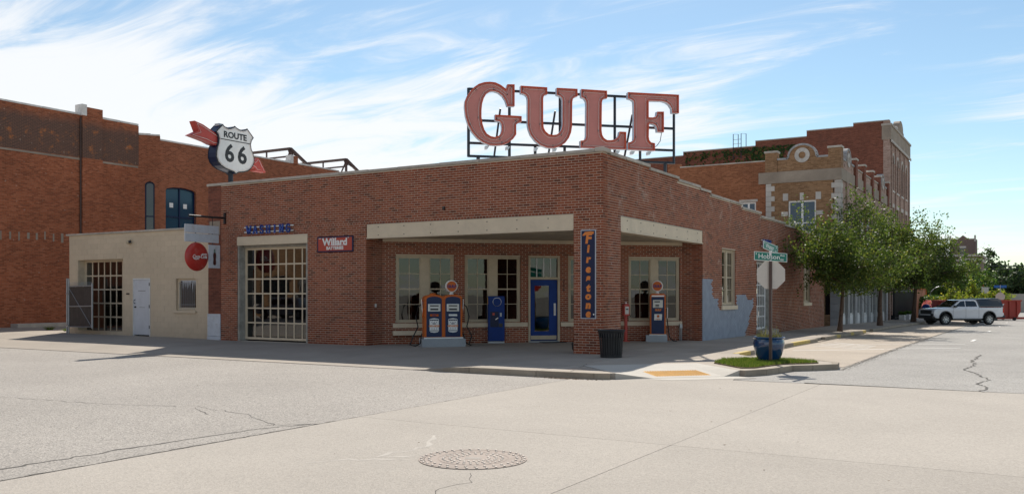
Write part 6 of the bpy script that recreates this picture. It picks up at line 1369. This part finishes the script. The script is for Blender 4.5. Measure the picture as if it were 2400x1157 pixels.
def pickup(name, label, loc, rz):
    t = thing(name, label, 'pickup truck', loc, rz); W = 1.74; r = .355; xf, xr = 1.60, -1.52
    lo = [(2.42, .55), (2.44, .72), (2.40, .98), (2.28, 1.04), (1.3, 1.13), (1.25, 1.14), (-.72, 1.15), (-.74, 1.13), (-2.50, 1.13), (-2.55, 1.1), (-2.56, .62), (-2.45, .52), (-2.0, .5)] + archpts(xr, .47, .42)[::1] + [(-1.0, .40), (1.08, .40)] + archpts(xf, .47, .42) + [(2.12, .42), (2.3, .46)]
    b = MB().prism(lo, -W / 2, W / 2, 'n').build('body', M['carwhite'], t, True, smooth=30, bevel=.045)
    # cab: tapered loft
    cabp = [(1.22, 1.12), (.50, 1.60), (.30, 1.64), (-.50, 1.65), (-.70, 1.62), (-.82, 1.12)]
    m = MB(); k = len(cabp); w0, w1 = W / 2 - .03, W / 2 - .17; f = lambda z: w0 + (w1 - w0) * (z - 1.12) / .53
    m.add([(x, s * f(z), z) for s in (-1, 1) for x, z in cabp], [tuple(range(k)), tuple(range(2 * k - 1, k - 1, -1))] + [(i, k + i, k + (i + 1) % k, (i + 1) % k) for i in range(k)]); c = m.build('cab', M['carwhite'], t, True, smooth=30, bevel=.03)
    def side(P, mat, nm, off=.012):
        for s in (-1, 1): m = MB(); m.add([(x, s * (f(z) + off), z) for x, z in P], [tuple(range(len(P)))]); m.build(nm, mat, c, True, fix=False)
    side([(.92, 1.20), (.48, 1.53), (.20, 1.56), (.20, 1.19)], M['carglass'], 'side_window'); side([(.14, 1.19), (.14, 1.56), (-.48, 1.565), (-.60, 1.48), (-.66, 1.2)], M['carglass'], 'side_window')
    m = MB(); m.add([(1.19, -.74, 1.165), (1.19, .74, 1.165), (.53, .64, 1.60), (.53, -.64, 1.60)], [(0, 1, 2, 3)]); m.build('windscreen', M['carglass'], c, True, fix=False)
    tpp = [(-.80, 1.16), (-.70, 1.55), (-.60, 1.70), (-2.2, 1.73), (-2.42, 1.66), (-2.56, 1.16)]
    m = MB(); k = len(tpp); g = lambda z: W / 2 - .02 - (z - 1.16) * .22; m.add([(x, s * g(z), z) for s in (-1, 1) for x, z in tpp], [tuple(range(k)), tuple(range(2 * k - 1, k - 1, -1))] + [(i, k + i, k + (i + 1) % k, (i + 1) % k) for i in range(k)]); m.build('topper', M['topper'], t, True, smooth=30, bevel=.03)
    for s in (-1, 1): m = MB(); m.add([(x, s * (g(z) + .012), z) for x, z in ((-.86, 1.26), (-.80, 1.55), (-2.2, 1.58), (-2.3, 1.26))], [(0, 1, 2, 3)]); m.build('topper_window', M['carglass'], t, True, fix=False)
    for s in (-1, 1):
        for x, sd in ((xf, s), (xr, s)): wheel(t, x, s * (W / 2 - .10), r, .24, s)
        for x in (xf, xr):
            m = MB(); A = archpts(x, .50, .42); Bq = archpts(x, .44, .42)
            for i in range(len(A) - 1): m.add([(A[i][0], s * (W / 2 + .012), A[i][1]), (A[i + 1][0], s * (W / 2 + .012), A[i + 1][1]), (Bq[i + 1][0], s * (W / 2 + .012), Bq[i + 1][1]), (Bq[i][0], s * (W / 2 + .012), Bq[i][1]), (Bq[i + 1][0], s * (W / 2 - .3), Bq[i + 1][1]), (Bq[i][0], s * (W / 2 - .3), Bq[i][1])], [(0, 1, 2, 3), (3, 2, 4, 5)])
            m.build('wheel_arch', M['black'], b, True, fix=False)
        MB().box(1.9, 2.40, s * .60 - (.0 if s > 0 else .25), s * .60 + (.25 if s > 0 else .0), .86, .985).build('headlight', M['lampglass'], b, True, bevel=.03); MB().box(2.2, 2.46, s * .62 - .1, s * .62 + .14 * s + .02, .60, .74).build('fog_lamp', M['black'], b, True, bevel=.02)
        MB().box(-2.575, -2.46, s * .76 - .07, s * .76 + .115, .78, 1.1).build('tail_light', M['taillight'], b, True, bevel=.02)
        MB().box(.86, 1.06, s * (W / 2 + .02) - .02, s * (W / 2 + .02) + .1 * s + .03, 1.14, 1.27).build('mirror', M['black'], c, True, bevel=.03)
        for x in (.30, -.5): MB().box(x - .1, x + .1, s * (W / 2) - .012, s * (W / 2) + .022, 1.0, 1.03).build('door_handle', M['carwhite'], b, True, bevel=.006)
        for x in (1.08, .17, -.76): MB().box(x - .006, x + .006, s * (W / 2 + .001) - .004, s * (W / 2 + .001) + .004, .46, 1.12).build('panel_gap', M['black'], b, True)
        MB().box(-.95, 1.08, s * (W / 2 - .02) - .03, s * (W / 2 - .02) + .03, .33, .41).build('side_step', M['black'], b, True)
    MB().box(2.30, 2.462, -.60, .60, .70, .96).build('grille', M['black'], b, True, bevel=.03); MB().box(2.2, 2.50, -.80, .80, .40, .62).build('bumper', M['black'], b, True, bevel=.05); MB().box(2.463, 2.47, -.14, .14, .85, .89).build('badge', M['steel'], b, True)
    MB().box(-2.68, -2.45, -.85, .85, .46, .62).build('bumper', M['steel'], b, True, bevel=.04); MB().box(-2.3, 2.2, -.6, .6, .28, .42).build('chassis', M['black'], t, True)
    for x in (xf, xr): MB().tube([(x, -.7, r), (x, .7, r)], .06, 8).build('axle', M['black'], t, True)
    return t
TK = pickup('pickup_truck', 'white crew-cab pickup truck with a black bed topper parked nose to the kerb', (5.15, 44.9, RD(44.9) + .005), math.atan2(-.63, -.78))
SD = TK.copy()                               # a dark car's wheels show below the pickup: a parked saloon beyond it
bpy.data.objects.remove(SD)
def saloon(name, label, cat, loc, rz, mat, wagon=True, group=None):
    t = thing(name, label, cat, loc, rz, group); W = 1.76; r = .32; xf, xr = 1.35, -1.35
    lo = [(2.2, .45), (2.22, .66), (2.1, .8), (1.1, .93), (-1.9, .97), (-2.2, .9), (-2.25, .5), (-2.0, .4)] + archpts(xr, .4, .36) + [(-.9, .3), (.9, .3)] + archpts(xf, .4, .36) + [(1.9, .36)]
    b = MB().prism(lo, -W / 2, W / 2, 'n').build('body', mat, t, True, smooth=30, bevel=.05)
    cp = [(1.15, .92), (.45, 1.42), (.2, 1.48), (-1.5, 1.5), (-1.75, 1.45), (-2.1, .95)] if wagon else [(1.05, .92), (.4, 1.36), (.1, 1.42), (-.7, 1.42), (-1.0, 1.36), (-1.7, .95)]
    m = MB(); k = len(cp); f = lambda z: W / 2 - .04 - (z - .92) * .3; m.add([(x, s * f(z), z) for s in (-1, 1) for x, z in cp], [tuple(range(k)), tuple(range(2 * k - 1, k - 1, -1))] + [(i, k + i, k + (i + 1) % k, (i + 1) % k) for i in range(k)]); c = m.build('cabin', mat, t, True, smooth=30, bevel=.03)
    ws = [[(.9, 1.0), (.42, 1.36), (.1, 1.4), (.1, 1.0)], [(.02, 1.0), (.02, 1.4), (-.75, 1.42), (-.8, 1.0)], [(-.9, 1.0), (-.85, 1.42), (-1.5, 1.42), (-1.85, 1.02)]]
    for s in (-1, 1):
        for P in ws[:3 if wagon else 2]: m = MB(); m.add([(x, s * (f(z) + .012), z) for x, z in P], [tuple(range(len(P)))]); m.build('side_window', M['carglass'], c, True, fix=False)
        for x in (xf, xr): wheel(t, x, s * (W / 2 - .1), r, .2, s)
        MB().box(1.95, 2.2, s * .6 - .15, s * .6 + .15, .6, .74).build('headlight', M['lampglass'], b, True, bevel=.03); MB().box(-2.26, -2.15, s * .65 - .15, s * .65 + .15, .68, .86).build('tail_light', M['taillight'], b, True, bevel=.02)
    m = MB(); m.add([(1.12, -.7, .97), (1.12, .7, .97), (.48, .6, 1.42), (.48, -.6, 1.42)], [(0, 1, 2, 3)]); m.build('windscreen', M['carglass'], c, True, fix=False)
    MB().box(-2.0, 1.9, -.6, .6, .22, .34).build('chassis', M['black'], t, True)
    return t
saloon('parked_car', 'dark car parked at the kerb just beyond the white pickup, mostly hidden by it', 'car', (4.6, 50.4, RD(50.4) + .005), math.atan2(-.63, -.78), M['steel'], False)
saloon('parked_wagon', 'silver estate car parked across the street, mirrored in the wash bay glass', 'car', (-35, -23, -.12), R(180), M['carsilver'])
# roll-off container
DZ = RD(62); D = thing('skip_container', 'long red roll-off container with side ribs and white letter behind the pickup', 'dumpster', (5.2, 62.2, DZ), R(31))
sd = [(-3.1, .25), (2.75, .25), (3.05, .7), (3.05, 1.62), (-3.3, 1.62), (-3.3, .6)]
MB().prism(sd, -1.0, 1.0, 'n').build('tub', M['dumpred'], D, True)
for k in range(10): x = -2.9 + k * .62; MB().box(x, x + .12, -1.09, -1.0, .28, 1.6).build('rib', M['dumpred'], D, True)
m = MB(); m.box(-3.35, 3.1, -1.1, -.98, 1.56, 1.66); m.box(-3.35, 3.1, .98, 1.1, 1.56, 1.66); m.build('top_rail', M['dumpred'], D, True); m = MB(); m.box(-3.2, 3.5, -.9, -.75, .08, .26); m.box(-3.2, 3.5, .75, .9, .08, .26); m.build('skid', M['dumpred'], D, True)
for x in (-2.6, 2.6): MB().lathe([(.13, -.1), (.13, .1)], 14, (x, -.85, .13), 'y').build('roller', M['rubber'], D, True); MB().lathe([(.13, -.1), (.13, .1)], 14, (x, .85, .13), 'y').build('roller', M['rubber'], D, True)
o = text('lettering', 'Y', Fr((0, 0), (1, 0), (0, -1)), 1.28, .95, .55, M['signwhite'], None, n=1.098, bold=.02); o.parent = D
# ================================================================== ACROSS THE STREET (seen in the glass)
for i, (x0, x1, h, mt) in enumerate([(-75, -46, 7.5, 'redwall2'), (-45.5, -24, 6.2, 'tanbrick'), (-23.5, -8, 7.0, 'pinkbrick')]):
    t = thing('opposite_building', ['red brick shop across the street seen only in window reflections', 'tan brick shop across the street seen only in window reflections', 'pale brick shop across the street seen only in window reflections'][i], 'building', ((x0 + x1) / 2, -32, -.1))
    Fo_ = Fr((0, -29), (-1, 0), (0, 1)); n = int((x1 - x0) / 4); op = [(-x1 + 1 + k * 4, -x1 + 4 + k * 4, .6, 3.0) for k in range(n)] + [(-x1 + 1.5 + k * 4, -x1 + 3 + k * 4, 4.2, 6) for k in range(n) if h > 6.5]
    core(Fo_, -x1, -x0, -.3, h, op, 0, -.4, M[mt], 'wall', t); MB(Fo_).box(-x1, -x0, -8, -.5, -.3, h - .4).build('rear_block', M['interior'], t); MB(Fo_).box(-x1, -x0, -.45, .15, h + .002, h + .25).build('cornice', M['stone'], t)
    for a, b, c, d in op: bigwin(Fo_, a, b, c, d, None, t, M['signwhite'], M['winglass'], -.12)
